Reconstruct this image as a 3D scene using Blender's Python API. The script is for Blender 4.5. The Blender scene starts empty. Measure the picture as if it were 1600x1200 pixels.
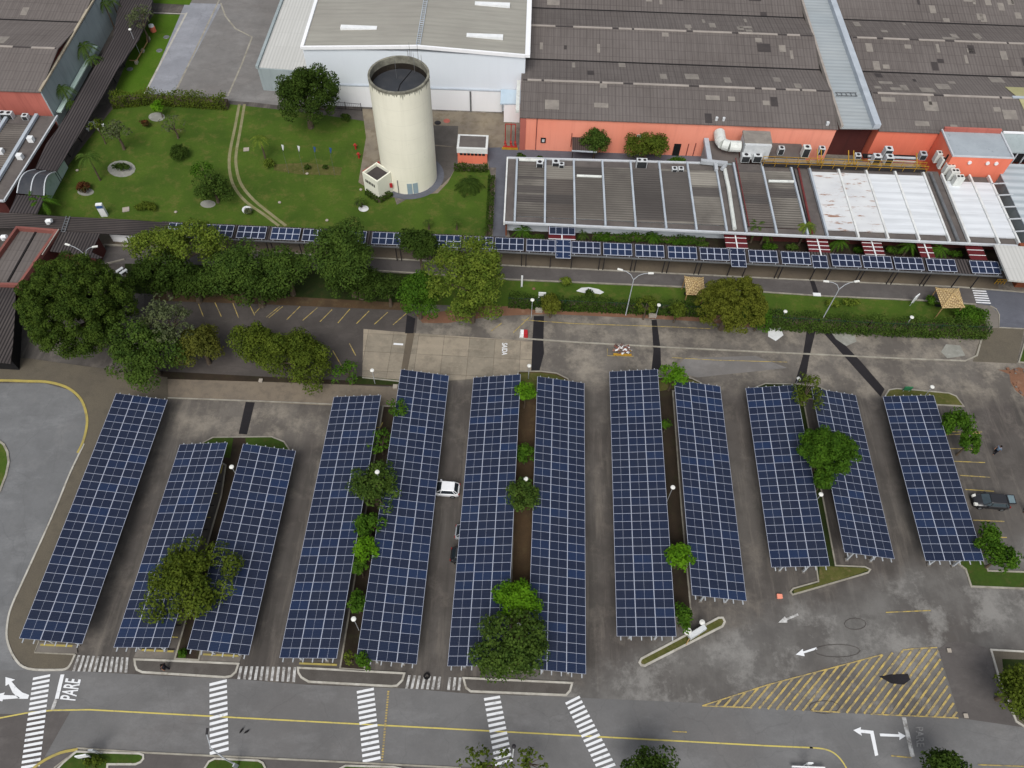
import bpy, math, random
import numpy as np
from mathutils import Vector, Matrix
random.seed(7); np.random.seed(7)
S = bpy.context.scene
COL = S.collection
# ------------------------------------------------------------------ camera
FPX, PITCH, ROLL, CH = 1220.25, math.radians(56.0053), math.radians(2.1508), 83.076
cp, sp, cr, sr = math.cos(PITCH), math.sin(PITCH), math.cos(ROLL), math.sin(ROLL)
def G(px, py, z=0.0):
    """world point at height z that the photograph shows at (px, py)"""
    dx, dy = px-800, py-600
    x = (cr*dx+sr*dy)/FPX; y = (-sr*dx+cr*dy)/FPX
    d = (x, cp-y*sp, -sp-y*cp); t = (z-CH)/d[2]
    return Vector((d[0]*t, d[1]*t, z))
def depth(P): return P[1]*cp+(CH-P[2])*sp
def mpp(P): return depth(P)/FPX          # metres per photo pixel at P
cam = bpy.data.cameras.new('camera'); co = bpy.data.objects.new('camera', cam); COL.objects.link(co)
right, up, back = Vector((1,0,0)), Vector((0,sp,cp)), Vector((0,-cp,sp))
r2, u2 = right*cr+up*sr, -right*sr+up*cr
co.matrix_world = Matrix(((r2.x,u2.x,back.x,0),(r2.y,u2.y,back.y,0),(r2.z,u2.z,back.z,CH),(0,0,0,1)))
cam.sensor_width = 36; cam.lens = FPX/1600*36; cam.clip_start = 1; cam.clip_end = 4000
S.camera = co
# ------------------------------------------------------------------ light
SUN_EL, SUN_AZ = math.radians(54), math.radians(190)      # azimuth clockwise from +Y
w = bpy.data.worlds.new('World'); S.world = w; w.use_nodes = True
nt = w.node_tree; nt.nodes.clear()
sky = nt.nodes.new('ShaderNodeTexSky'); sky.sky_type = 'NISHITA'; sky.sun_disc = False
sky.sun_elevation = SUN_EL; sky.sun_rotation = SUN_AZ; sky.dust_density = 3.0; sky.air_density = 1.0
hs = nt.nodes.new('ShaderNodeHueSaturation'); hs.inputs['Saturation'].default_value = 0.35
bg = nt.nodes.new('ShaderNodeBackground'); bg.inputs['Strength'].default_value = 0.12
ow = nt.nodes.new('ShaderNodeOutputWorld')
nt.links.new(sky.outputs[0], hs.inputs['Color']); nt.links.new(hs.outputs[0], bg.inputs[0]); nt.links.new(bg.outputs[0], ow.inputs[0])
sl = bpy.data.lights.new('sun', 'SUN'); sl.energy = 1.9; sl.angle = math.radians(32); sl.color = (1, .97, .93)
so = bpy.data.objects.new('sun', sl); COL.objects.link(so)
sd = Vector((math.sin(SUN_AZ)*math.cos(SUN_EL), math.cos(SUN_AZ)*math.cos(SUN_EL), math.sin(SUN_EL)))
so.rotation_euler = sd.to_track_quat('Z', 'Y').to_euler(); so.location = (0, 0, 60)
S.view_settings.view_transform = 'Standard'; S.view_settings.look = 'None'; S.view_settings.gamma = 1
S.view_settings.exposure = 0.24
# ------------------------------------------------------------------ materials
def lin(c):
    return tuple((v/255/12.92 if v/255 <= .04045 else ((v/255+.055)/1.055)**2.4) for v in c)
MATS = {}
class NB:
    def __init__(s, name):
        s.m = bpy.data.materials.new(name); s.m.use_nodes = True; s.t = s.m.node_tree; s.t.nodes.clear()
        s.out = s.n('ShaderNodeOutputMaterial'); s.b = s.n('ShaderNodeBsdfPrincipled'); s.l(s.b.outputs[0], s.out.inputs[0])
        MATS[name] = s.m
    def n(s, k, **kw):
        q = s.t.nodes.new(k)
        for a, v in kw.items(): setattr(q, a, v)
        return q
    def l(s, a, b): s.t.links.new(a, b)
    def coord(s, world=True, scale=(1,1,1), rot=0):
        if world: src = s.n('ShaderNodeNewGeometry').outputs['Position']
        else: src = s.n('ShaderNodeTexCoord').outputs['Object']
        mp = s.n('ShaderNodeMapping'); mp.inputs['Scale'].default_value = scale; mp.inputs['Rotation'].default_value = (0,0,rot)
        s.l(src, mp.inputs[0]); return mp.outputs[0]
    def noise(s, vec, scale, detail=4, rough=.55, lo=.35, hi=.65):
        q = s.n('ShaderNodeTexNoise'); q.inputs['Scale'].default_value = scale; q.inputs['Detail'].default_value = detail
        q.inputs['Roughness'].default_value = rough; s.l(vec, q.inputs['Vector'])
        r = s.n('ShaderNodeMapRange'); r.inputs[1].default_value = lo; r.inputs[2].default_value = hi; s.l(q.outputs[0], r.inputs[0])
        return r.outputs[0]
    def mix(s, f, a, b, mode='MIX'):
        q = s.n('ShaderNodeMix', data_type='RGBA', blend_type=mode)
        for i, v in ((0, f), (6, a), (7, b)):
            if hasattr(v, 'links'): s.l(v, q.inputs[i])
            elif i == 0: q.inputs[0].default_value = v
            else: q.inputs[i].default_value = (*v[:3], 1)
        return q.outputs[2]
    def mul(s, a, k):
        q = s.n('ShaderNodeMath', operation='MULTIPLY'); s.l(a, q.inputs[0])
        if hasattr(k, 'links'): s.l(k, q.inputs[1])
        else: q.inputs[1].default_value = k
        return q.outputs[0]
    def end(s, col, rough=.85, spec=.25, metal=0, bump=None, bstr=.3):
        if hasattr(col, 'links'): s.l(col, s.b.inputs['Base Color'])
        else: s.b.inputs['Base Color'].default_value = (*col, 1)
        s.b.inputs['Roughness'].default_value = rough; s.b.inputs['Specular IOR Level'].default_value = spec
        s.b.inputs['Metallic'].default_value = metal
        if bump is not None:
            q = s.n('ShaderNodeBump'); q.inputs['Strength'].default_value = bstr; q.inputs['Distance'].default_value = .05
            s.l(bump, q.inputs['Height']); s.l(q.outputs[0], s.b.inputs['Normal'])
        return s.m
def mottle(name, c, c2=None, c3=None, s1=.15, s2=1.2, rough=.85, spec=.2, metal=0, world=True, stretch=(1,1,1), fine=.12, f3=.5, thr=(.52,.66)):
    """base colour c, broad patches of c2, blotches of c3, fine grain"""
    b = NB(name); v = b.coord(world, stretch); c = lin(c)
    col = b.mix(b.noise(v, s1, 5, .6), c, lin(c2) if c2 else tuple(x*.8 for x in c))
    if c3: col = b.mix(b.mul(b.noise(v, s2*.35, 6, .62, *thr), f3), col, lin(c3))
    g = b.noise(b.coord(world), s2*4, 5, .7, .3, .7)
    col = b.mix(b.mul(g, fine*2), col, tuple(x*.45 for x in c))
    return b.end(col, rough, spec, metal)
def stripes(name, c, c2, period, axis='Y', cbig=None, rough=.8, spec=.2, metal=0, duty=.5, dark=.5, s1=.12, rot=0, world=True):
    b = NB(name); v = b.coord(world, (1,1,1), rot); sx = b.n('ShaderNodeSeparateXYZ'); b.l(v, sx.inputs[0])
    q = b.n('ShaderNodeMath', operation='PINGPONG'); b.l(sx.outputs[axis], q.inputs[0]); q.inputs[1].default_value = period/2
    r = b.n('ShaderNodeMapRange'); b.l(q.outputs[0], r.inputs[0]); r.inputs[1].default_value = period*.5*duty*.6; r.inputs[2].default_value = period*.5*(duty+.3)
    col = b.mix(b.noise(v, s1, 5, .6), lin(c), lin(cbig or c))
    col = b.mix(b.mul(r.outputs[0], dark), col, lin(c2))
    v2 = b.coord(world, (.25, 3, 1) if axis == 'Y' else (3, .25, 1), rot)
    col = b.mix(b.mul(b.noise(v2, .5, 6, .7, .45, .75), .45), col, tuple(x*.5 for x in lin(c)))
    return b.end(col, rough, spec, metal)
# grounds
def asphalt(name, c, c2, dust, streak=.5, s1=.06, fd=.55, thr=(.55,.72)):
    b = NB(name); v = b.coord(True)
    col = b.mix(b.noise(v, s1, 6, .6), lin(c), lin(c2))
    col = b.mix(b.mul(b.noise(v, s1*5, 8, .68, .42, .72), .55), col, tuple(x*.62 for x in lin(c)))
    col = b.mix(b.mul(b.noise(b.coord(True, (.5,1,1), -.4), s1*3.5, 8, .75, .5, .68), .45), col, tuple(min(1, x*1.5) for x in lin(c)))
    col = b.mix(b.mul(b.noise(b.coord(True, (1,.12,1)), .5, 5, .6, .45, .75), streak*.5), col, tuple(x*.6 for x in lin(c)))
    col = b.mix(b.mul(b.noise(b.coord(True, (1,1,1), .6), s1*2.6, 9, .7, *thr), fd), col, lin(dust))
    col = b.mix(b.mul(b.noise(v, 5, 4, .8, .3, .7), .22), col, tuple(x*.5 for x in lin(c)))
    # cracks
    vo = b.n('ShaderNodeTexVoronoi', feature='DISTANCE_TO_EDGE'); vo.inputs['Scale'].default_value = .16
    nz = b.n('ShaderNodeTexNoise'); nz.inputs['Scale'].default_value = .7; nz.inputs['Detail'].default_value = 5; b.l(v, nz.inputs['Vector'])
    av = b.n('ShaderNodeMix', data_type='RGBA', blend_type='ADD'); av.inputs[0].default_value = 2.5; b.l(v, av.inputs[6]); b.l(nz.outputs['Color'], av.inputs[7])
    b.l(av.outputs[2], vo.inputs['Vector'])
    r = b.n('ShaderNodeMapRange'); r.inputs[1].default_value = .002; r.inputs[2].default_value = .009; r.inputs[3].default_value = .16; r.inputs[4].default_value = 0
    b.l(vo.outputs['Distance'], r.inputs[0])
    col = b.mix(r.outputs[0], col, tuple(x*.4 for x in lin(c)))
    return b.end(col, .9, .15)
def asph_layers(b, v, c, c2, dust, streak, s1, fd, thr):
    L = lin
    wv = b.n('ShaderNodeTexNoise'); wv.inputs['Scale'].default_value = .25; wv.inputs['Detail'].default_value = 4; b.l(v, wv.inputs['Vector'])
    dv = b.n('ShaderNodeMix', data_type='RGBA', blend_type='ADD'); dv.inputs[0].default_value = 3.0; b.l(v, dv.inputs[6]); b.l(wv.outputs['Color'], dv.inputs[7]); d = dv.outputs[2]
    col = b.mix(b.noise(d, s1, 6, .6, .4, .6), L(c), L(c2))
    col = b.mix(b.mul(b.noise(d, s1*4, 8, .7, .46, .62), .5), col, tuple(x*.6 for x in L(c)))
    sv = b.coord(True, (1, .045, 1), .016); col = b.mix(b.mul(b.noise(sv, .55, 4, .6, .5, .68), streak), col, tuple(x*.55 for x in L(c)))
    sv2 = b.coord(True, (1, .1, 1), .016); col = b.mix(b.mul(b.noise(sv2, .8, 6, .7, .52, .72), streak*.7), col, L(dust))
    col = b.mix(b.mul(b.noise(d, s1*2.2, 10, .74, *thr), fd), col, L(dust))
    col = b.mix(b.mul(b.noise(v, 1.1, 7, .8, .6, .72), .5), col, tuple(x*.55 for x in L(c)))
    col = b.mix(b.mul(b.noise(v, 6, 4, .8, .3, .7), .25), col, tuple(x*.5 for x in L(c)))
    return col
def lot_material():
    """one worn asphalt: brown lanes, a dusty band along the kerb to the north, a greyer junction to the south"""
    b = NB('lot'); v = b.coord(True)
    lane = asph_layers(b, v, (91,87,83), (79,74,71), (128,121,112), .8, .09, .5, (.53,.68))
    dusty = asph_layers(b, v, (108,103,97), (94,89,84), (152,144,131), .2, .11, .75, (.46,.64))
    junc = asph_layers(b, b.coord(True), (109,107,104), (84,80,77), (140,138,134), .2, .1, .7, (.5,.62))
    sx = b.n('ShaderNodeSeparateXYZ'); b.l(v, sx.inputs[0]); X, Y = sx.outputs['X'], sx.outputs['Y']
    nz = b.noise(v, .16, 6, .65, .2, .8)
    def band(expr_x, off, width, sign=1):     # smooth mask of sign*(Y - expr_x*X - off) with noisy edge
        m1 = b.mul(X, -expr_x); ad = b.n('ShaderNodeMath', operation='ADD'); b.l(Y, ad.inputs[0]); b.l(m1, ad.inputs[1])
        nn = b.mul(nz, 5.0); a2 = b.n('ShaderNodeMath', operation='ADD'); b.l(ad.outputs[0], a2.inputs[0]); b.l(nn, a2.inputs[1])
        r = b.n('ShaderNodeMapRange', interpolation_type='SMOOTHSTEP'); b.l(a2.outputs[0], r.inputs[0])
        r.inputs[1].default_value = off+2.5-width/2; r.inputs[2].default_value = off+2.5+width/2
        if sign < 0: r.inputs[3].default_value, r.inputs[4].default_value = 1, 0
        return r.outputs[0]
    d1 = band(0, 56.5, 3.5)
    west = b.n('ShaderNodeMapRange'); b.l(X, west.inputs[0]); west.inputs[1].default_value = -24; west.inputs[2].default_value = -18
    col = b.mix(b.mul(d1, west.outputs[0]), lane, dusty)
    c0 = G(385, 660); vs = b.n('ShaderNodeVectorMath', operation='SUBTRACT'); b.l(v, vs.inputs[0]); vs.inputs[1].default_value = (c0.x, c0.y, 0)
    vm = b.n('ShaderNodeVectorMath', operation='MULTIPLY'); b.l(vs.outputs[0], vm.inputs[0]); vm.inputs[1].default_value = (.085, .3, 0)
    ln = b.n('ShaderNodeVectorMath', operation='LENGTH'); b.l(vm.outputs[0], ln.inputs[0]); la = b.n('ShaderNodeMath', operation='ADD'); b.l(ln.outputs['Value'], la.inputs[0]); b.l(b.mul(nz, .9), la.inputs[1])
    rr = b.n('ShaderNodeMapRange'); b.l(la.outputs[0], rr.inputs[0]); rr.inputs[1].default_value = 1.0; rr.inputs[2].default_value = 1.75; rr.inputs[3].default_value = 1; rr.inputs[4].default_value = 0
    col = b.mix(rr.outputs[0], col, dusty)
    j0 = band(.33, 17.8, 3.5, -1)
    col = b.mix(j0, col, junc)
    b.end(col, .9, .15)
lot_material()
asphalt('lot_rough', (108,103,96), (94,89,83), (156,145,130), fd=.85, thr=(.47,.64), s1=.09)
asphalt('junction_asphalt', (112,110,107), (98,95,92), (138,135,130), streak=.2, s1=.07, fd=.6, thr=(.5,.7))
asphalt('road', (112,112,112), (103,101,100), (126,124,121), streak=.2, s1=.05, fd=.3)
asphalt('road_side', (116,117,118), (108,109,110), (132,131,130), streak=.3, s1=.08, fd=.35)
asphalt('road_dark', (82,77,74), (74,70,67), (104,98,92), streak=.2, s1=.1, fd=.3)
asphalt('side_dark', (94,90,88), (86,82,80), (112,108,104), streak=.2, s1=.1, fd=.4)
mottle('tan_pave', (128,117,102), (114,105,94), (96,88,80), .25, 2.5, fine=.2, thr=(.48,.62))
asphalt('tar', (42,40,42), (36,35,38), (56,53,53), streak=.1, fd=.2)
asphalt('yard', (122,120,118), (112,108,105), (150,147,142), streak=.2, s1=.08, fd=.4)
asphalt('bluepath', (98,100,108), (88,90,98), (118,120,126), streak=.1, fd=.3)
asphalt('lane_blue', (140,142,148), (132,134,140), (156,157,160), streak=.1, fd=.4)
mottle('stained', (140,130,112), (116,108,98), (96,84,68), .2, 2, fine=.15, thr=(.48,.62))
mottle('rut', (140,134,104), (122,120,84), (104,108,62), .5, 3, fine=.2, thr=(.5,.62))
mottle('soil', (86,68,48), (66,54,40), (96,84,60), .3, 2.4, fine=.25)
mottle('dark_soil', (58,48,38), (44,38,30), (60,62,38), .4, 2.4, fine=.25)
mottle('orange_soil', (128,92,72), (112,84,66), (150,124,104), .3, 2, fine=.15)
mottle('walk_floor', (104,94,80), (92,84,74), (84,76,66), .25, 2, fine=.15)
mottle('pave', (104,97,84), (94,88,78), (84,80,70), .2, 2.5, fine=.3)
mottle('slab', (118,113,106), (104,99,94), (136,128,118), .2, 2, fine=.15)
mottle('slab_dark', (92,88,84), (80,76,72), (70,66,62), .5, 2, fine=.2)
mottle('kerb', (158,154,142), (136,131,120), (112,106,96), .6, 3, fine=.1, f3=.6, thr=(.5,.65))
mottle('kerb_white', (186,183,174), (160,156,146), (120,112,100), .6, 3, fine=.1, f3=.6, thr=(.55,.68))
mottle('kerb_yellow', (172,156,84), (150,138,84), (120,112,90), .6, 3, fine=.1)
mottle('gravel', (150,150,142), (130,130,122), (170,170,165), .8, 4, fine=.25)
mottle('white_gravel', (214,216,216), (196,198,198), None, .8, 4, fine=.12)
def concrete(name='concrete'):
    b = NB(name); v = b.coord(True, (1,1,1), .015)
    br = b.n('ShaderNodeTexBrick', offset=0, squash=1); b.l(v, br.inputs['Vector']); br.inputs['Scale'].default_value = 1
    br.inputs['Brick Width'].default_value = 3.4; br.inputs['Row Height'].default_value = 3.0; br.inputs['Mortar Size'].default_value = .03
    br.inputs['Color1'].default_value = (*lin((148,138,122)),1); br.inputs['Color2'].default_value = (*lin((128,121,108)),1); br.inputs['Mortar'].default_value = (*lin((96,90,80)),1)
    col = b.mix(b.mul(b.noise(v, .35, 9, .75, .46, .64), .6), br.outputs[0], lin((100,94,84)))
    col = b.mix(b.mul(b.noise(b.coord(True, (.3,2,1)), .5, 6, .7, .5, .8), .4), col, lin((168,156,138)))
    col = b.mix(b.mul(b.noise(v, 1.2, 8, .8, .52, .66), .4), col, lin((164,150,132)))
    return b.end(col, .9, .15)
concrete()
def grass(name, c, c2, c3, s=.12):
    b = NB(name); v = b.coord(True)
    col = b.mix(b.noise(v, s, 5, .6), lin(c), lin(c2))
    col = b.mix(b.mul(b.noise(v, s*3.2, 8, .75, .5, .66), .7), col, lin(c3))
    col = b.mix(b.mul(b.noise(v, 3.5, 6, .8, .3, .7), .5), col, tuple(x*.45 for x in lin(c)))
    return b.end(col, .95, .1)
grass('lawn', (76,98,34), (60,82,28), (104,100,54), .16)
grass('lawn_bright', (78,108,28), (66,94,24), (88,106,40))
grass('grass_dry', (92,92,50), (72,78,36), (120,104,74), .5)
grass('grass_dark', (44,56,24), (36,46,22), (62,58,36), .3)
grass('grass_island', (62,84,30), (52,70,28), (84,80,46), .4)
def paint(name, c, under, wear=(.45,.62), amt=.85):
    b = NB(name); v = b.coord(True)
    col = b.mix(b.mul(b.noise(v, 1.3, 8, .75, *wear), amt), lin(c), lin(under))
    return b.end(col, .8, .2)
paint('paint_white', (216,218,220), (120,119,118), (.56,.78))
paint('paint_white_worn', (190,190,188), (104,100,96), (.42,.6))
paint('paint_ghost', (146,145,143), (108,106,104), (.38,.6))
paint('paint_yellow', (186,172,96), (118,112,100), (.5,.75))
paint('paint_yellow_worn', (170,150,84), (104,98,88), (.44,.6))
paint('paint_hatch', (178,156,92), (106,101,94), (.42,.6))
# buildings
def sheetroof(name, c1, c2, mortar, wd=1.1, rh=1.9, extra=None, patch=.45):
    b = NB(name); v = b.coord(True, (1,1,1), .012)
    br = b.n('ShaderNodeTexBrick', offset=0, squash=1); b.l(v, br.inputs['Vector']); br.inputs['Scale'].default_value = 1
    br.inputs['Brick Width'].default_value = wd; br.inputs['Row Height'].default_value = rh; br.inputs['Mortar Size'].default_value = .05; br.inputs['Mortar Smooth'].default_value = .4
    br.inputs['Color1'].default_value = (*lin(c1),1); br.inputs['Color2'].default_value = (*lin(c2),1); br.inputs['Mortar'].default_value = (*lin(mortar),1)
    col = b.mix(b.mul(b.noise(v, .07, 6, .6, .4, .62), .5), br.outputs[0], lin(extra or c2))
    sx = b.n('ShaderNodeSeparateXYZ'); b.l(v, sx.inputs[0])
    q = b.n('ShaderNodeMath', operation='PINGPONG'); b.l(sx.outputs['X'], q.inputs[0]); q.inputs[1].default_value = .27
    r = b.n('ShaderNodeMapRange'); b.l(q.outputs[0], r.inputs[0]); r.inputs[1].default_value = 0.1; r.inputs[2].default_value = .27
    col = b.mix(b.mul(r.outputs[0], .38), col, tuple(x*.55 for x in lin(c1)))
    col = b.mix(b.mul(b.noise(b.coord(True, (2.5,.16,1)), .9, 7, .78, .47, .66), patch), col, tuple(x*.6 for x in lin(c1)))
    return b.end(col, .9, .12)
sheetroof('roof_hall', (102,96,93), (97,91,88), (74,69,67), extra=(114,108,105), patch=.35)
sheetroof('roof_annex', (190,190,186), (184,184,180), (176,176,172), 2, 4, patch=.15)
mottle('roof_patch', (140,134,126), (124,118,112), (108,104,100), .8, 3)
mottle('roof_patch_dark', (70,65,64), (62,58,58), None, .8, 3)
stripes('roof_beige', (152,150,141), (140,138,130), 1.1, 'Y', (144,141,133), rough=.6, dark=.4)
stripes('roof_low', (120,116,109), (66,62,59), .48, 'Y', (84,80,76), dark=.75)
stripes('roof_low_pale', (140,136,128), (84,80,76), .48, 'Y', (128,124,116), dark=.6)
stripes('roof_low_dark', (84,80,77), (50,47,46), .48, 'Y', (74,70,68), dark=.6)
stripes('roof_low_brown', (112,106,100), (62,57,54), .48, 'Y', (78,73,70), dark=.75)
stripes('roof_white', (214,218,221), (192,196,200), 1.4, 'Y', (206,210,214), dark=.5, rough=.5)
stripes('roof_metal', (162,168,170), (136,142,145), .9, 'Y', (152,160,164), dark=.5, rough=.7)
stripes('roof_lightgrid', (186,194,198), (140,150,156), 1.5, 'Y', (176,184,190), dark=.7, rough=.5)
stripes('slats', (84,77,74), (28,26,26), .34, 'Y', (60,55,54), dark=1, duty=.55)
stripes('slats_x', (80,74,72), (26,24,25), .42, 'X', (62,57,57), dark=1, duty=.55)
stripes('door_slats', (84,72,68), (48,40,38), .3, 'X', (76,66,62), dark=1)
def rust():
    b = NB('roof_rusty'); v = b.coord(True)
    col = b.mix(b.noise(v, .2, 4), lin((208,210,210)), lin((194,196,198)))
    n = b.noise(b.coord(True, (.45,1.8,1)), .8, 6, .7, .56, .64)
    col = b.mix(n, col, lin((140,96,66)))
    sx = b.n('ShaderNodeSeparateXYZ'); b.l(v, sx.inputs[0])
    q = b.n('ShaderNodeMath', operation='PINGPONG'); b.l(sx.outputs['Y'], q.inputs[0]); q.inputs[1].default_value = .7
    col = b.mix(b.mul(q.outputs[0], .25), col, lin((176,178,180)))
    b.end(col, .5, .3)
rust()
def wall(name, c, c2, stain, amt=.5, streak=(1.5,1.5,.12)):
    b = NB(name); v = b.coord(True)
    col = b.mix(b.noise(v, .12, 4), lin(c), lin(c2))
    col = b.mix(b.mul(b.noise(b.coord(True, streak), .9, 6, .7, .5, .8), amt), col, lin(stain))
    return b.end(col, .8, .2)
wall('coral', (228,150,128), (224,140,116), (190,112,96), .35)
wall('coral_dark', (178,104,92), (160,92,82), (96,48,44), .5)
wall('coral_bright', (222,124,98), (216,116,92), (184,92,74), .3)
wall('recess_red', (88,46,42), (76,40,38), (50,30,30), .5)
wall('cream', (222,222,206), (216,216,200), (196,197,182), .3)
def tower_wall():
    b = NB('tower_cream'); v = b.coord(True); sx = b.n('ShaderNodeSeparateXYZ'); b.l(v, sx.inputs[0])
    col = b.mix(b.noise(v, .2, 5), lin((229,226,208)), lin((222,219,201)))
    q = b.n('ShaderNodeMath', operation='PINGPONG'); b.l(sx.outputs['Z'], q.inputs[0]); q.inputs[1].default_value = 1.25
    t = b.n('ShaderNodeMapRange'); b.l(q.outputs[0], t.inputs[0]); t.inputs[1].default_value = .0; t.inputs[2].default_value = .05; t.inputs[3].default_value = .16; t.inputs[4].default_value = 0
    col = b.mix(t.outputs[0], col, lin((150,148,136)))
    col = b.mix(b.mul(b.noise(b.coord(True, (1.4,1.4,.07)), 1.0, 6, .75, .5, .75), .3), col, lin((196,193,176)))
    col = b.mix(b.mul(b.noise(v, .9, 8, .8, .62, .7), .45), col, lin((170,168,154)))
    b.end(col, .85, .15)
tower_wall()
wall('white_wall', (212,219,226), (208,215,222), (198,205,212), .3)
wall('white_low', (230,231,233), (224,226,228), (205,208,210), .3)
wall('grey_wall', (152,162,164), (138,148,150), (92,102,104), .55)
wall('blue_awning', (176,194,206), (158,176,190), (130,146,156), .3)
wall('brick_orange', (132,76,50), (116,64,44), (80,50,40), .5)
wall('pale_green', (178,196,188), (160,180,172), (110,140,128), .7, (1,1,1))
mottle('tower_rim', (146,144,130), (104,102,92), (72,70,64), .8, 3, fine=.2, thr=(.45,.6))
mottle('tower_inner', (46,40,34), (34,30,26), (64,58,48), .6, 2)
mottle('tank_floor', (62,64,68), (54,57,62), (76,76,78), .4, 2, rough=.35)
mottle('rib', (178,186,194), (162,170,178), None, .5, 3, rough=.6)
mottle('rib_white', (222,224,222), (204,206,204), (180,180,174), .5, 3, rough=.6)
mottle('fascia', (196,200,204), (182,186,190), None, .5, 3, rough=.6)
mottle('gutter_dark', (38,35,35), (30,28,28), None, .5, 3)
mottle('cream_trim', (176,166,146), (156,146,128), (112,102,88), .5, 3)
mottle('flat_grey', (160,168,174), (150,158,164), (112,118,122), .5, 4, thr=(.6,.68))
wall('coral_weathered', (136,86,78), (118,72,66), (84,62,58), .6)
mottle('ridgecap', (164,156,148), (146,139,132), None, .5, 3)
mottle('flat_roof', (104,98,94), (90,84,82), (76,72,70), .4, 2, fine=.15)
mottle('metal_box', (204,207,208), (190,194,196), (160,164,166), .8, 3, rough=.5, world=False)
mottle('grille', (50,52,54), (40,42,44), None, 1, 5, world=False)
mottle('duct', (214,217,212), (200,203,198), (170,172,168), .6, 3, rough=.5)
mottle('glassblue', (150,168,176), (140,160,170), None, .6, 3, rough=.25, spec=.5)
mottle('dark', (30,29,30), (22,22,24), None, .6, 3)
mottle('steel', (128,130,132), (112,114,116), None, 1, 4, rough=.5, metal=.4, world=False)
mottle('dark_steel', (46,44,46), (38,36,38), None, 1, 4, rough=.6, world=False)
mottle('galv', (176,180,184), (160,164,168), None, 1, 4, rough=.45, world=False)
mottle('alu', (178,184,200), (170,176,192), None, 1, 4, rough=.4, spec=.5, world=False, fine=.03)
mottle('yellow_steel', (176,138,44), (158,120,40), None, 1, 4, rough=.6, world=False)
mottle('red_paint', (168,52,44), (146,44,40), None, 1, 4, rough=.6, world=False)
mottle('red_tile', (98,34,38), (84,28,32), None, .8, 4, rough=.6, world=False)
mottle('pipe_red', (116,56,54), (100,48,48), None, .8, 4, rough=.6)
mottle('thatch', (196,172,124), (176,150,104), (130,104,72), .6, 3, world=False)
mottle('thatch_dark', (120,94,62), (104,80,54), (76,60,44), .6, 3, world=False)
mottle('white_paint', (226,228,228), (214,217,218), None, 1, 4, rough=.5, world=False, fine=.03)
mottle('lamp_white', (206,206,200), (220,220,214), None, 1, 4, rough=.4, world=False, fine=.02)
mottle('bark', (96,84,70), (78,68,58), (120,112,100), 1, 4, world=False)
mottle('wood', (170,140,96), (150,122,84), None, 1, 4, world=False)
mottle('blue_paint', (60,92,140), (54,84,130), None, 1, 4, world=False)
mottle('green_paint', (50,120,80), (44,104,70), None, 1, 4, world=False)
mottle('brick_red', (140,84,70), (112,66,58), (180,160,150), 2, 6, world=False)
mottle('rubble', (110,96,90), (86,72,68), (176,170,164), 2, 6, world=False)
mottle('stone', (168,160,148), (150,142,132), None, 1, 4, world=False)
mottle('plastic_red', (176,44,50), (160,40,46), None, 1, 4, world=False, rough=.5)
mottle('skin', (150,108,84), (140,100,78), None, 3, 6, world=False, fine=.02)
mottle('cloth_blue', (104,122,142), (92,110,130), None, 3, 6, world=False)
mottle('cloth_dark', (32,32,40), (26,26,32), None, 3, 6, world=False)
mottle('hair', (24,20,18), (18,15,14), None, 3, 6, world=False)
mottle('rubber', (24,24,25), (18,18,19), None, 3, 6, world=False)
mottle('mesh_green', (38,66,46), (32,58,40), None, .6, 4)
def carpaint(name, c):
    b = NB(name); b.b.inputs['Coat Weight'].default_value = .6; b.b.inputs['Coat Roughness'].default_value = .08
    v = b.coord(False); col = b.mix(b.noise(v, 2, 3), lin(c), tuple(x*.92 for x in lin(c))); b.end(col, .4, .5)
carpaint('car_white', (226,228,230)); carpaint('car_black', (30,30,33)); carpaint('car_silver', (150,154,158))
mottle('car_glass', (40,48,54), (34,40,46), None, 1, 4, rough=.08, spec=.7, world=False)
mottle('car_glass_mid', (66,78,84), (58,70,76), None, 1, 4, rough=.1, spec=.5, world=False)
mottle('car_glass_pale', (110,128,134), (100,118,124), None, 1, 4, rough=.08, spec=.7, world=False)
mottle('headlight', (222,222,216), (206,206,200), None, 1, 4, rough=.2, world=False)
mottle('tail_red', (150,30,28), (130,26,26), None, 1, 4, rough=.3, world=False)
def pv():
    b = NB('pv_glass'); tc = b.n('ShaderNodeTexCoord').outputs['Object']; oi = b.n('ShaderNodeObjectInfo')
    r = b.n('ShaderNodeMapRange'); b.l(oi.outputs['Random'], r.inputs[0]); r.inputs[1].default_value = .35; r.inputs[2].default_value = 1.0
    pw = b.n('ShaderNodeMath', operation='POWER'); b.l(r.outputs[0], pw.inputs[0]); pw.inputs[1].default_value = 3
    col = b.mix(pw.outputs[0], (.0098,.0150,.036), (.0105,.024,.068))
    # cell grid
    sx = b.n('ShaderNodeSeparateXYZ'); b.l(tc, sx.inputs[0])
    g = []
    for ax, per in (('X', .158), ('Y', .1575)):
        q = b.n('ShaderNodeMath', operation='PINGPONG'); b.l(sx.outputs[ax], q.inputs[0]); q.inputs[1].default_value = per/2
        t = b.n('ShaderNodeMath', operation='LESS_THAN'); b.l(q.outputs[0], t.inputs[0]); t.inputs[1].default_value = .006 if ax == 'X' else .012; g.append(t.outputs[0])
    mx = b.n('ShaderNodeMath', operation='MAXIMUM'); b.l(g[0], mx.inputs[0]); b.l(g[1], mx.inputs[1])
    col = b.mix(b.mul(mx.outputs[0], .3), col, (.07,.085,.12))
    col = b.mix(b.mul(b.noise(b.coord(True), .35, 5, .6, .4, .8), .25), col, (.035,.04,.05))
    b.end(col, .25, .25)
pv()
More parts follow.
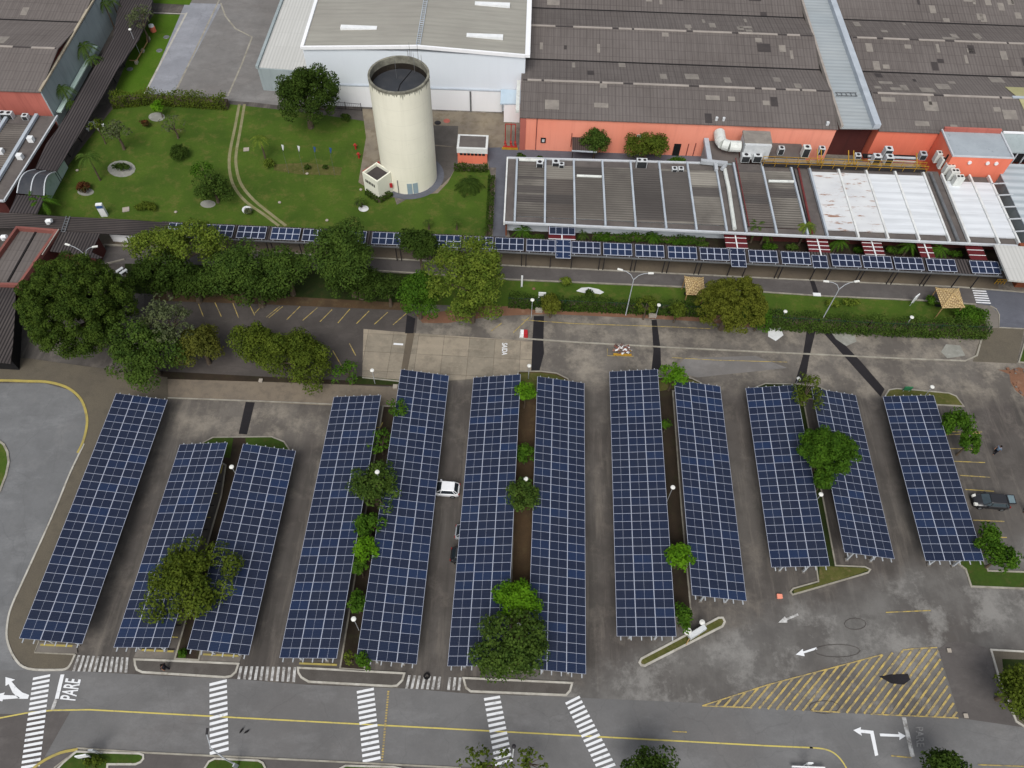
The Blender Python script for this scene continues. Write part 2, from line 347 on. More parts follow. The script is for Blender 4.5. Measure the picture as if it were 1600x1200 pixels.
def foliage(name, c, c2, c3, sat=1):
    b = NB(name); v = b.coord(True)
    col = b.mix(b.noise(v, .75, 4, .6, .42, .58), c, c2)
    col = b.mix(b.mul(b.noise(v, 5, 2, .5, .5, .72), .8), col, c3)
    b.end(col, .85, .06)
    tr = b.n('ShaderNodeBsdfTranslucent'); b.l(col, tr.inputs[0]); ms = b.n('ShaderNodeMixShader'); ms.inputs[0].default_value = .3
    b.l(b.b.outputs[0], ms.inputs[1]); b.l(tr.outputs[0], ms.inputs[2]); b.l(ms.outputs[0], b.out.inputs[0])
foliage('leaf_dark', (.026,.050,.009), (.042,.074,.012), (.080,.125,.020))
foliage('leaf_pine', (.032,.060,.010), (.058,.095,.014), (.10,.145,.022))
foliage('leaf_mid', (.036,.070,.013), (.062,.106,.018), (.11,.165,.028))
foliage('leaf_olive', (.056,.085,.011), (.088,.12,.015), (.135,.17,.022))
foliage('leaf_autumn', (.075,.085,.016), (.10,.105,.018), (.13,.14,.03))
foliage('leaf_dome', (.088,.104,.013), (.12,.135,.017), (.155,.17,.028))
foliage('leaf_bright', (.060,.150,.008), (.095,.215,.010), (.16,.31,.016))
foliage('leaf_fresh', (.070,.115,.015), (.13,.18,.023), (.23,.27,.045))
foliage('leaf_green', (.036,.088,.009), (.056,.125,.011), (.10,.185,.018))
foliage('leaf_grey', (.075,.095,.045), (.095,.115,.05), (.14,.16,.07))
foliage('leaf_red', (.10,.03,.015), (.05,.05,.015), (.16,.06,.02))
M = MATS
# ------------------------------------------------------------------ object helpers
def tag(o, label=None, cat=None, group=None, kind=None):
    if label: o['label'] = label
    if cat: o['category'] = cat
    if group: o['group'] = group
    if kind: o['kind'] = kind
    return o
def thing(name, label, cat, loc=(0,0,0), group=None, rot=0):
    o = bpy.data.objects.new(name, None); COL.objects.link(o); o.location = loc; o.rotation_euler = (0,0,rot)
    o.empty_display_size = .3
    return tag(o, label, cat, group)
class MB:
    def __init__(s): s.v = []; s.f = []; s.mi = []; s.cur = 0
    def mat(s, i): s.cur = i; return s
    def face(s, pts):
        n = len(s.v); s.v += [tuple(p) for p in pts]; s.f.append(tuple(range(n, n+len(pts)))); s.mi.append(s.cur); return s
    def prism(s, top, bottom, bot=False):
        """top & bottom: equal-length rings, top ccw seen from above"""
        n = len(s.v); k = len(top); s.v += [tuple(p) for p in top]+[tuple(p) for p in bottom]
        s.f.append(tuple(range(n, n+k))); s.mi.append(s.cur)
        for i in range(k):
            j = (i+1) % k; s.f.append((n+i, n+k+i, n+k+j, n+j)); s.mi.append(s.cur)
        if bot: s.f.append(tuple(range(n+2*k-1, n+k-1, -1))); s.mi.append(s.cur)
        return s
    def ext(s, ring, z0, z1):
        ring = ccw([(p[0], p[1]) for p in ring])
        return s.prism([(x,y,z1) for x,y in ring], [(x,y,z0) for x,y in ring], True)
    def box(s, x0, x1, y0, y1, z0, z1):
        return s.ext([(x0,y0),(x1,y0),(x1,y1),(x0,y1)], z0, z1)
    def bar(s, a, b, w, h, upv=(0,0,1)):
        a, b = Vector(a), Vector(b); d = (b-a).normalized(); u = d.cross(Vector(upv))
        if u.length < 1e-3: u = d.cross(Vector((1,0,0)))
        u.normalize(); v = u.cross(d); u *= w/2; v *= h/2
        return s.prism([b-u-v, b+u-v, b+u+v, b-u+v], [a-u-v, a+u-v, a+u+v, a-u+v], True)
    def tube(s, a, b, r0, r1=None, n=10, cap=True):
        r1 = r0 if r1 is None else r1
        a, b = Vector(a), Vector(b); d = (b-a).normalized(); u = d.cross(Vector((0,0,1)))
        if u.length < 1e-3: u = Vector((1,0,0))
        u.normalize(); v = d.cross(u)
        T = [b+(u*math.cos(t)+v*math.sin(t))*r1 for t in [2*math.pi*i/n for i in range(n)]]
        B = [a+(u*math.cos(t)+v*math.sin(t))*r0 for t in [2*math.pi*i/n for i in range(n)]]
        return s.prism(T, B, True)
    def path(s, pts, rs, n=8):
        for i in range(len(pts)-1): s.tube(pts[i], pts[i+1], rs[i], rs[i+1], n)
        return s
    def lathe(s, c, prof, n=24):
        """prof: list of (r,z)"""
        n0 = len(s.v)
        for r, z in prof:
            s.v += [(c[0]+r*math.cos(2*math.pi*i/n), c[1]+r*math.sin(2*math.pi*i/n), c[2]+z) for i in range(n)]
        for k in range(len(prof)-1):
            for i in range(n):
                j = (i+1) % n; a = n0+k*n
                s.f.append((a+i, a+j, a+n+j, a+n+i)); s.mi.append(s.cur)
        return s
    def build(s, name, mats, parent=None, origin=None, smooth=False):
        if not isinstance(mats, (list, tuple)): mats = [mats]
        V = np.array(s.v, dtype=float).reshape(-1, 3)
        if parent is not None:
            o0 = world_loc(parent)
        elif origin is not None: o0 = Vector(origin)
        else:
            o0 = Vector(((V[:,0].min()+V[:,0].max())/2, (V[:,1].min()+V[:,1].max())/2, V[:,2].min()))
        V = V-np.array(o0)
        me = bpy.data.meshes.new(name); me.from_pydata(V.tolist(), [], s.f)
        for m in mats: me.materials.append(M[m] if isinstance(m, str) else m)
        me.polygons.foreach_set('material_index', s.mi)
        if smooth: me.polygons.foreach_set('use_smooth', [True]*len(s.f))
        me.update()
        o = bpy.data.objects.new(name, me); COL.objects.link(o)
        if parent is not None: o.parent = parent
        else: o.location = o0
        WL[o.name] = Vector(o0)
        return o
WL = {}
def world_loc(o):
    return WL[o.name] if o.name in WL else Vector(o.location)
def ccw(p):
    a = sum(p[i][0]*p[(i+1) % len(p)][1]-p[(i+1) % len(p)][0]*p[i][1] for i in range(len(p)))
    return list(p) if a > 0 else list(p)[::-1]
def offset(p, d):
    p = ccw(p); n = len(p); out = []
    for i in range(n):
        a, b, c = Vector(p[i-1]), Vector(p[i]), Vector(p[(i+1) % n])
        e1, e2 = (b-a).normalized(), (c-b).normalized()
        n1, n2 = Vector((-e1.y, e1.x)), Vector((-e2.y, e2.x)); m = n1+n2
        if m.length < 1e-4: m = n1
        m.normalize(); k = d/max(.35, m.dot(n1)); out.append(tuple(b+m*k))
    return out
def P2(pts, z=0): return [tuple(G(x, y, z)[:2]) for x, y in pts]
def smooth_line(pts, k=4):
    out = []
    for i in range(len(pts)-1):
        p0, p1, p2, p3 = [Vector(pts[max(0, min(len(pts)-1, j))]) for j in (i-1, i, i+1, i+2)]
        for t in [q/k for q in range(k)]:
            out.append(tuple(.5*((2*p1)+(p2-p0)*t+(2*p0-5*p1+4*p2-p3)*t*t+(3*p1-p0-3*p2+p3)*t**3)))
    out.append(tuple(pts[-1])); return out
LV = .006
def sheet(name, px, mat, lvl, z=None, wpts=None):
    ring = ccw(wpts or P2(px)); z = lvl*LV if z is None else z
    m = MB(); m.face([(x, y, z) for x, y in ring])
    o = m.build(name, mat); return tag(o, kind='structure')
def ribbon(m, pts, wd, z):
    """flat painted strip along world points"""
    P = [Vector(p[:2]) for p in pts]; P = [p for i, p in enumerate(P) if i == 0 or (p-P[i-1]).length > 1e-3]
    L, R = [], []
    for i, p in enumerate(P):
        d = (P[min(i+1, len(P)-1)]-P[max(i-1, 0)])
        if d.length < 1e-4: d = P[i]-P[i-1]
        d.normalize(); n = Vector((-d.y, d.x))*wd/2; L.append(p+n); R.append(p-n)
    for i in range(len(P)-1): m.face([(*R[i], z), (*R[i+1], z), (*L[i+1], z), (*L[i], z)])
def line(name, px, wd, mat, lvl, curve=False):
    pts = P2(px)
    if curve: pts = smooth_line(pts)
    m = MB(); ribbon(m, pts, wd, lvl*LV); return tag(m.build(name, mat), kind='structure')
def kerbline(name, px, wd=.18, h=.13, mat='kerb', curve=False):
    pts = [Vector(p) for p in P2(px)]
    if curve: pts = [Vector(p) for p in smooth_line([tuple(p) for p in pts])]
    L, R = [], []
    for i, p in enumerate(pts):
        d = (pts[min(i+1, len(pts)-1)]-pts[max(i-1, 0)]).normalized(); n = Vector((-d.y, d.x))*wd/2
        L.append(p+n); R.append(p-n)
    m = MB()
    for i in range(len(pts)-1):
        m.prism([(*R[i], h), (*R[i+1], h), (*L[i+1], h), (*L[i], h)], [(*R[i], -.02), (*R[i+1], -.02), (*L[i+1], -.02), (*L[i], -.02)])
    return tag(m.build(name, mat), kind='structure')
def island(name, px, top, kerbmat='kerb', h=.13, kw=.17, curve=False):
    ring = ccw(P2(px))
    if curve:
        q = smooth_line(ring+[ring[0]], 3)[:-1]; ring = ccw(q)
    inner = offset(ring, kw); n = len(ring)
    m = MB()
    for i in range(n):
        j = (i+1) % n
        m.prism([(*ring[i], h), (*ring[j], h), (*inner[j], h), (*inner[i], h)], [(*ring[i], -.02), (*ring[j], -.02), (*inner[j], -.02), (*inner[i], -.02)])
    tag(m.build(name+'_kerb', kerbmat), kind='structure')
    m = MB(); m.face([(x, y, h-.03) for x, y in offset(ring, kw*.8)])
    return tag(m.build(name, top), kind='structure')
def flat_text(name, body, mat, corner, u, v, z):
    """lay text on the ground: corner = lower left, u = run vector, v = letter-height vector"""
    c = bpy.data.curves.new(name, 'FONT'); c.body = body; c.size = 1; c.offset = .018
    t = bpy.data.objects.new(name, c); COL.objects.link(t)
    bpy.context.view_layer.update()
    me = bpy.data.meshes.new_from_object(t.evaluated_get(bpy.context.evaluated_depsgraph_get()))
    bpy.data.objects.remove(t)
    co_ = np.zeros(len(me.vertices)*3); me.vertices.foreach_get('co', co_); co_ = co_.reshape(-1, 3)
    x0, x1, y0, y1 = co_[:,0].min(), co_[:,0].max(), co_[:,1].min(), co_[:,1].max()
    a = (co_[:,0]-x0)/(x1-x0); b = (co_[:,1]-y0)/(y1-y0)
    out = np.stack([a*u[0]+b*v[0], a*u[1]+b*v[1], np.zeros(len(a))], 1)
    me.vertices.foreach_set('co', out.ravel()); me.materials.clear(); me.materials.append(M[mat]); me.update()
    o = bpy.data.objects.new(name, me); COL.objects.link(o); o.location = (corner[0], corner[1], z); return o
# ================================================================== SETTING: ground, roads, lawns, markings
m = MB(); m.face([(-900,-500,0),(900,-500,0),(900,1500,0),(-900,1500,0)])
tag(m.build('ground', 'lot'), kind='structure')
0 and sheet('lot_dusty_strip', [(255,470),(640,470),(800,480),(1100,492),(1380,520),(1530,527),(1700,560),(1700,700),(1560,660),(1500,610),(1380,612),(1240,600),(1100,592),(960,575),(830,575),(640,600),(560,560),(240,530)], 'lot_rough', 1)
sheet('upper_lot', [(225,455),(655,470),(650,520),(568,516),(566,600),(225,590)], 'road_dark', 2)
sheet('concrete_slab', [(568,514),(640,520),(800,531),(836,534),(828,592),(742,592),(625,600),(600,596),(566,588)], 'concrete', 3)
sheet('service_path', [(636,520),(648,520),(637,578),(627,577)], 'walk_floor', 4)
sheet('dusty_pavement', [(240,588),(420,594),(625,606),(632,628),(612,634),(520,634),(400,628),(262,620),(230,612)], 'tan_pave', 3)
sheet('tree_bed', [(250,580),(400,588),(620,598),(622,604),(420,597),(250,592)], 'dark_soil', 4)
# lower road and left road
sheet('road', [(-500,1040),(45,1046),(110,1048),(220,1054),(370,1061),(480,1070),(640,1076),(735,1084),(900,1090),(1080,1098),(1300,1113),(1497,1122),(1760,1140),(1760,1500),(-500,1500)], 'road', 2)
sheet('left_road', [(-500,598),(70,599),(110,610),(130,632),(135,660),(127,700),(80,805),(36,905),(12,960),(10,1000),(20,1030),(48,1047),(-500,1050)], 'road_side', 3)
sheet('right_side_road', [(1466,1014),(1480,1004),(1510,1002),(1546,1014),(1562,1062),(1590,1130),(1700,1150),(1760,1160),(1500,1122)], 'side_dark', 3)
sheet('lower_verge', [(70,1184),(100,1172),(330,1180),(540,1190),(720,1198),(1000,1210),(1000,1400),(-60,1400)], 'side_dark', 4)
sheet('bend_patch', [(-500,1112),(30,1116),(75,1112),(110,1112),(60,1200),(60,1300),(-500,1300)], 'side_dark', 4)
# tar trenches across the lot
for q in ([(834,494),(850,494),(849,532),(850,552),(843,579),(830,579),(832,530)], [(636,492),(649,498),(646,521),(633,521)], [(1018,500),(1026,500),(1032,545),(1033,578),(1018,578),(1021,548)],
          [(1261,514),(1275,514),(1264,560),(1258,598),(1242,598),(1254,558)], [(1281,514),(1296,514),(1345,565),(1382,608),(1376,620),(1340,580)], [(384,628),(398,629),(386,679),(373,678)], [(1265,437),(1272,438),(1279,458),(1271,458)]):
    sheet('tar_trench', q, 'tar', 5)
sheet('asphalt_patch', [(1070,560),(1180,556),(1230,575),(1090,590),(1050,580)], 'yard', 4)
sheet('cement_stain', [(1200,502),(1214,498),(1224,524),(1212,533),(1200,526)], 'white_gravel', 6)
sheet('cement_stain', [(1296,516),(1334,520),(1338,534),(1322,541),(1306,530)], 'gravel', 6)
sheet('cement_stain', [(1478,538),(1500,540),(1508,556),(1480,560),(1470,550)], 'gravel', 6)
# oil-dark patch and round access covers in the lower junction
sheet('asphalt_hole', [(1373,1057),(1392,1054),(1418,1053),(1422,1062),(1412,1070),(1392,1068)], 'tar', 9)
for cx, cy, rx, ry in ((1336,975,17,9),(1308,1017,36,10),(1288,1105,24,10)):
    pts = [(cx+rx*math.cos(t*.524), cy+ry*math.sin(t*.524)) for t in range(13)]
    line('cut_mark', pts, .06, 'road_dark', 9)
# concrete yard, paths and lawns at the top
sheet('factory_yard', [(228,148),(300,0),(345,-60),(600,-60),(480,170),(395,160)], 'yard', 2)
sheet('yard_lane', [(228,148),(271,150),(360,-20),(300,-20)], 'lane_blue', 3)
sheet('yard_road', [(238,3),(400,8),(400,-60),(200,-60)], 'yard', 4)
for q in ([(271,150),(300,90),(345,-5)], [(356,150),(378,100),(394,58)], [(345,5),(352,25),(368,45),(394,58)]): line('yard_joint', q, .3, 'kerb', 5)
line('yard_edge_marking', [(226,147),(292,20)], .35, 'kerb_white', 6)
line('yard_edge_marking', [(240,20),(290,22)], .25, 'kerb_white', 6)
sheet('lawn', [(40,350),(75,300),(104,262),(140,215),(180,165),(240,160),(360,163),(480,176),(575,190),(600,260),(620,320),(700,275),(712,262),(765,265),(772,300),(768,375),(400,362),(100,345)], 'lawn', 2)
sheet('lawn_strip', [(176,150),(200,90),(240,22),(290,23),(226,147)], 'lawn_bright', 2)
sheet('top_lawn', [(236,-10),(305,-10),(296,8),(240,5)], 'lawn_bright', 6)
sheet('stained_yard', [(566,170),(800,178),(800,236),(764,236),(764,264),(712,262),(700,285),(684,302),(600,310),(560,285),(572,215)], 'stained', 3)
sheet('dirty_concrete', [(676,196),(716,197),(714,230),(678,226)], 'slab_dark', 4)
sheet('grey_apron', [(676,228),(716,230),(714,258),(704,276),(690,290),(680,280)], 'slab_dark', 4)
m = MB(); c0 = (-17.1, 94.4)
ri = [(c0[0]+4.15*math.cos(t), c0[1]+4.15*math.sin(t)) for t in [i*math.pi/24 for i in range(-40,9)]]
ro = [(c0[0]+5.3*math.cos(t), c0[1]+5.3*math.sin(t)) for t in [i*math.pi/24 for i in range(-40,9)]]
for i in range(len(ri)-1): m.face([(*ri[i],.04),(*ro[i],.04),(*ro[i+1],.04),(*ri[i+1],.04)])
tag(m.build('tower_apron', 'bluepath'), kind='structure')
sheet('courtyard', [(760,231),(800,230),(1110,243),(1112,264),(800,262),(764,262)], 'bluepath', 5)
sheet('lawn_path', [(776,246),(800,256),(798,345),(789,372),(770,370)], 'bluepath', 6)
def rut(px): line('wheel_rut', px, .45, 'rut', 4, True)
rut([(374,163),(367,200),(359,240),(359,268),(366,292),(384,315),(412,335),(436,353)])
rut([(382,163),(376,200),(369,240),(370,266),(378,290),(396,312),(420,332),(447,353)])
sheet('bare_bed', [(428,257),(480,254),(535,262),(532,274),(470,273),(428,266)], 'grass_dry', 4)
# covered walk floor and service road between buildings and lot
sheet('walkway_floor', [(120,362),(400,368),(800,380),(1200,395),(1560,420),(1560,452),(1500,449),(1200,435),(800,415.5),(400,393),(130,383)], 'walk_floor', 3)
sheet('planting_bed', [(790,345),(1180,360),(1560,378),(1560,420),(1200,397),(800,381)], 'dark_soil', 2)
sheet('service_road', [(130,383),(400,393),(800,415.5),(1200,435),(1500,449),(1545,452),(1545,476),(1500,472),(1200,458),(1080,449),(800,437),(600,425),(400,414),(130,412)], 'side_dark', 3)
kerbline('road_kerb', [(150,383),(400,393),(800,415.5),(1200,435),(1500,449),(1600,457)], .2, .12, 'kerb')
kerbline('road_kerb', [(590,423),(800,437),(1080,449),(1290,463),(1450,470),(1525,476)], .16, .12, 'kerb')
sheet('junction', [(1538,452),(1700,462),(1700,520),(1560,512),(1560,490),(1548,478),(1525,474)], 'bluepath', 4)
sheet('corner_pavement', [(1521,475),(1547,478),(1561,490),(1561,512),(1538,511),(1540,500)], 'slab', 5)
kerbline('corner_kerb', [(1547,478),(1556,483),(1561,492),(1561,512),(1620,515)], .14, .1, 'kerb')
sheet('entrance_lane', [(1540,512),(1600,515),(1592,552),(1588,568),(1520,565),(1528,540)], 'pave', 6)
island('corner_lawn', [(1604,520),(1700,525),(1700,575),(1590,567)], 'grass_island')
sheet('dirt_verge', [(1560,578),(1700,580),(1700,640),(1602,622),(1588,606),(1590,590)], 'orange_soil', 5)
# lawn and soil strip behind the fence
sheet('tree_row_bed', [(195,412),(400,416),(640,428),(640,474),(420,466),(200,458)], 'grass_dark', 4)
sheet('verge_lawn', [(640,428),(800,438.5),(1080,450.5),(1290,464),(1450,471.5),(1524,477),(1542,505),(1538,527),(1380,519),(1200,508),(1130,494),(860,482),(780,480),(640,475)], 'lawn', 4)
sheet('bare_soil', [(760,478),(860,481),(1000,486),(1130,493),(1200,508),(1190,514),(1100,503),(1000,497),(860,491),(770,494),(700,505),(660,505),(650,492)], 'orange_soil', 6)
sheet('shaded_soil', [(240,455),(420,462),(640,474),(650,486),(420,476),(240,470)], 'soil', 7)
sheet('flower_bed_gravel', [(900,455),(908,450),(920,449),(935,452),(944,457),(938,460),(926,458),(912,458)], 'white_gravel', 8)
kerbline('long_kerb', [(812,529),(900,535),(1060,544),(1230,552),(1420,561),(1508,564),(1526,556),(1534,528)], .22, .1, 'kerb')
line('yellow_lot_line', [(815,500),(900,506),(1050,511),(1110,514)], .1, 'paint_yellow_worn', 7)
line('yellow_lot_line', [(1050,559),(1120,563),(1230,566)], .1, 'paint_yellow_worn', 7)
line('yellow_box_line', [(949,545),(949,556),(990,557)], .08, 'paint_yellow_worn', 7)
for a, b in (((830,493),(802,520)),((784,505),(767,518)),((636,489),(614,508)),((606,488),(585,507)),((577,486),(557,506)),((547,483),(528,505)),((519,484),(500,503)),((496,481),(473,501)),((469,479),(448,500)),
             ((442,479),(420,497)),((437,479),(416,496)),((412,475),(398,490)),((389,474),(398,493)),((364,474),(373,497)),((336,473),(346,495)),((309,472),(318,495))):
    line('parking_slot_line', [a, b], .12, 'paint_yellow_worn', 8)
for a, b in (((546,537),(556,556)),((520,548),(535,574))): line('parking_slot_line', [a, b], .12, 'paint_yellow_worn', 8)
line('slab_kerb', [(566,590),(625,596)], .2, 'kerb', 8)
kerbline('pavement_kerb', [(262,622),(400,627),(520,632)], .16, .12, 'kerb')
sheet('grass_band', [(560,588),(626,594),(624,602),(545,600)], 'grass_dark', 7)
# paved pavement beside the leftmost carport
sheet('left_pavement', [(40,560),(262,590),(262,622),(185,840),(118,1024),(112,1038),(104,1046),(90,1047),(45,1045),(25,1030),(13,1005),(13,962),(38,905),(84,803),(130,700),(137,660),(133,632),(112,609),(72,597),(-100,596),(-100,560)], 'pave', 14)
kerbline('pavement_kerb', [(132,694),(110,740),(84,803),(38,905),(20,945),(13,970),(12,1000),(24,1029),(44,1045),(90,1047),(104,1045),(111,1038),(118,1023)], .2, .14, 'kerb_white', True)
kerbline('yellow_kerb', [(-60,595),(10,595),(40,596),(72,597),(98,603),(116,613),(129,628),(136,650),(136,668),(130,692),(122,708)], .3, .14, 'kerb_yellow', True)
sheet('parking_bay', [(62,1004),(120,1008),(122,1022),(56,1020)], 'slab', 22)
kerbline('bay_kerb', [(62,1002),(55,1020),(118,1023)], .14, .17, 'kerb')
# planted medians between the carports
for nm, px, top in (('grass_median', [(316,692),(333,683),(425,682),(445,690),(453,702),(448,714),(380,716),(312,1033),(272,1031),(345,775),(352,728),(330,716)], 'dark_soil'),
                    ('planted_median', [(598,634),(634,636),(570,1049),(530,1046)], 'dark_soil'),
                    ('planted_median', [(809,580),(845,580),(870,583),(888,592),(893,606),(843,610),(829,1052),(794,1050),(806,610)], 'soil'),
                    ('planted_median', [(1024,590),(1060,588),(1081,591),(1097,599),(1098,608),(1052,612),(1066,800),(1081,962),(1044,968),(1030,800)], 'dark_soil'),
                    ('planted_median', [(1178,606),(1195,599),(1248,600),(1280,604),(1296,612),(1290,622),(1256,626),(1268,690),(1287,782),(1306,883),(1351,885),(1361,890),(1357,896),(1341,901),(1238,931),(1233,925),(1238,919),(1277,908),(1273,880),(1252,780),(1230,640),(1210,612)], 'grass_dark')):
    island(nm, px, top, h=.13)
sheet('bulb_grass', [(320,692),(336,685),(365,684),(360,716),(334,714)], 'grass_island', 18); sheet('bulb_grass', [(384,684),(424,684),(443,692),(450,702),(446,712),(386,714)], 'grass_island', 18)
sheet('bulb_grass', [(813,583),(844,583),(868,586),(884,594),(886,604),(843,606),(813,605)], 'grass_dry', 18)
sheet('bulb_grass', [(1280,884),(1306,886),(1350,888),(1357,891),(1339,898),(1240,928),(1240,922),(1279,911)], 'grass_dry', 18)
sheet('bulb_grass', [(1028,594),(1080,594),(1094,600),(1094,606),(1050,608),(1030,612)], 'grass_dry', 18)
island('diagonal_island', [(1043,1006),(1122,964),(1130,964),(1134,972),(1130,980),(1008,1042),(1001,1041),(997,1035),(1001,1028)], 'grass_dry', 'kerb_white', kw=.22)
island('end_island', [(1380,621),(1388,609),(1400,607),(1427,609),(1482,614),(1494,619),(1507,636),(1465,634),(1465,700),(1400,690)], 'grass_dry')
island('lower_right_island', [(1470,862),(1503,862),(1537,876),(1544,891),(1760,898),(1760,928),(1516,918),(1507,890)], 'grass_island', kw=.2)
island('right_pavement', [(1546,1014),(1760,1026),(1760,1190),(1620,1150),(1586,1128),(1562,1070)], 'pave', 'kerb_white', kw=.2)
sheet('right_pavement_grass', [(1565,1030),(1760,1036),(1760,1170),(1620,1140),(1592,1120),(1568,1060)], 'grass_dark', 18)
island('left_road_island', [(-120,650),(-4,685),(8,694),(14,706),(16,722),(12,742),(2,768),(-120,900)], 'lawn', 'kerb', kw=.25)
# kerbed pavements in front of the rows
for px in ([(209,1029),(240,1030),(375,1036),(370,1051),(362,1058),(352,1060),(222,1052),(213,1048),(210,1040)], [(464,1042),(634,1051),(630,1064),(621,1073),(612,1074),(482,1067),(470,1060),(465,1052)],
           [(722,1058),(896,1066),(892,1080),(885,1088),(735,1082),(727,1076)]):
    island('front_pavement', px, 'slab_dark', 'kerb_white', kw=.2)
for px in ([(120,1173),(219,1176),(226,1179),(226,1186),(221,1192),(212,1196),(170,1196),(167,1230),(60,1230),(100,1190)], [(316,1230),(319,1200),(326,1189),(336,1184),(404,1187),(412,1191),(416,1199),(418,1230)], [(524,1260),(530,1200),(540,1195),(615,1197),(632,1201),(640,1260)]):
    island('roadside_lawn', px, 'grass_island', 'kerb_white', kw=.18)
kerbline('roadside_kerb', [(120,1169),(226,1176),(330,1181),(520,1190),(720,1200)], .16, .08, 'kerb')
kerbline('roadside_yellow_kerb', [(52,1201),(70,1188),(96,1176),(122,1171)], .25, .1, 'kerb_yellow', True)
kerbline('roadside_kerb', [(85,1200),(118,1175)], .14, .1, 'kerb')
# road markings
def zebra(tl, tr, bl, br, n, duty=.52, mat='paint_white', skip=(), name='zebra_crossing', lvl=8):
    a, b, c, d = [Vector(G(*q)[:2]) for q in (tl, tr, bl, br)]; m = MB()
    for i in range(n):
        if i in skip: continue
        t0, t1 = i/(n-1+duty), (i+duty)/(n-1+duty)
        q = [a.lerp(c, t0), a.lerp(c, t1), b.lerp(d, t1), b.lerp(d, t0)]
        m.face([(p.x, p.y, lvl*LV) for p in ccw_v(q)])
    return tag(m.build(name, mat), kind='structure')
def ccw_v(q):
    r = ccw([(p.x, p.y) for p in q]); return [Vector(p) for p in r]
zebra((52,1059),(79,1053.5),(33,1202),(62.5,1197), 18)
zebra((327.5,1068),(354.5,1061.5),(328,1180),(357.5,1172), 13)
zebra((557.5,1080),(584,1074.5),(567,1192),(595,1186), 14)
zebra((756,1091),(781,1087),(774,1197),(801,1189), 13)
zebra((883,1098),(905,1087),(935,1206),(962,1196), 15)
zebra((122,1024),(113,1049),(201,1027.5),(199,1051), 11, .5, 'paint_white_worn')
zebra((375,1041),(371,1061),(463,1042.5),(461,1066), 11, .5, 'paint_white_worn')
zebra((638,1055),(633,1076),(721,1059),(719,1079), 11, .5, 'paint_white_worn', (7,))
zebra((1518,450),(1539,451),(1525,473.5),(1548,475), 7, .5, lvl=9)
line('centre_line', [(-60,1136),(0,1122),(42,1114),(82,1110),(140,1109),(400,1123),(800,1144),(1200,1165.5),(1270,1168.5)], .14, 'paint_yellow', 7)
line('centre_line', [(1265,1168.3),(1285,1170),(1300,1175),(1312,1185),(1322,1200),(1330,1220)], .14, 'paint_yellow', 7, True)
0 and sheet('junction_asphalt', [(930,1010),(1010,1046),(1130,990),(1180,930),(1240,935),(1370,895),(1500,905),(1516,925),(1760,935),(1760,1020),(1500,1012),(1420,1013),(1300,1044),(1200,1068),(1097,1100),(905,1090),(915,1060)], 'junction_asphalt', 1)
a, b = G(607,1079), G(597,1190); m = MB()
for i in range(26):
    p, q = a.lerp(b, (i+.15)/26), a.lerp(b, (i+.8)/26); ribbon(m, [p, q], .2, .06)
tag(m.build('speed_bump_studs', 'paint_hatch'), kind='structure')
line('stop_line', [(98,1054),(89,1092)], .38, 'paint_white', 8); line('stop_line', [(88,1093),(82,1109)], .34, 'paint_white_worn', 8)
line('stop_line', [(1412,1121),(1426,1183)], .42, 'paint_white_worn', 8)
line('side_line', [(1392,1181),(1424,1184)], .12, 'paint_yellow_worn', 8)
line('side_line', [(1528,1195),(1640,1199)], .12, 'paint_yellow_worn', 8)
line('side_line', [(1384,957),(1454,954)], .12, 'paint_yellow_worn', 7)
line('side_line', [(1050,1143),(1073,1144)], .1, 'paint_yellow_worn', 8)
def mark(name, px, mat='paint_white', lvl=8): sheet(name, px, mat, lvl)
mark('turn_arrow', [(1333,1141),(1345,1136),(1344.5,1140),(1364.5,1142),(1372,1180),(1367,1181.5),(1359.5,1146.5),(1345,1145),(1346.5,1150)])
mark('turn_arrow', [(1374,1146),(1404,1147.5),(1403,1143.5),(1415,1150),(1405,1156.5),(1405,1151.5),(1375,1150.5)])
mark('lane_arrow', [(1243,1023),(1254,1014),(1255,1018),(1275,1011.5),(1277,1014.5),(1256,1021),(1257,1025.5)], 'paint_white')
mark('lane_arrow', [(1216,973),(1226,963),(1228,966),(1246,958.5),(1248,962),(1230,969),(1230,973)], 'paint_white_worn')
mark('turn_arrow', [(9,1058),(24,1062),(18.5,1065),(27,1075),(35,1082),(46,1086),(44,1092),(30,1092),(20,1082),(14,1069),(9,1072)])
mark('turn_arrow', [(-12,1087),(8,1082),(6,1086),(26,1087),(32,1091),(5,1093),(4,1096),(-6,1094)])
def txt(name, body, mat, p0, p1, p2, z=.055):
    """p0 start of baseline, p1 end of baseline, p2 top of the first letter (photo pixels)"""
    a, b, c = G(*p0), G(*p1), G(*p2)
    return tag(flat_text(name, body, mat, a, b-a, c-a, z), kind='structure')
txt('road_lettering', 'PARE', 'paint_white', (118,1095),(127,1062),(94,1092.5))
txt('road_lettering', 'PARE', 'paint_ghost', (1430,1136),(1432,1167),(1442,1136))
txt('ground_lettering', 'SAIDA', 'paint_white', (784.5,536),(784,555),(793,536.5))
line('slab_marking', [(615,537.5),(630,538.5)], .3, 'paint_white', 8)
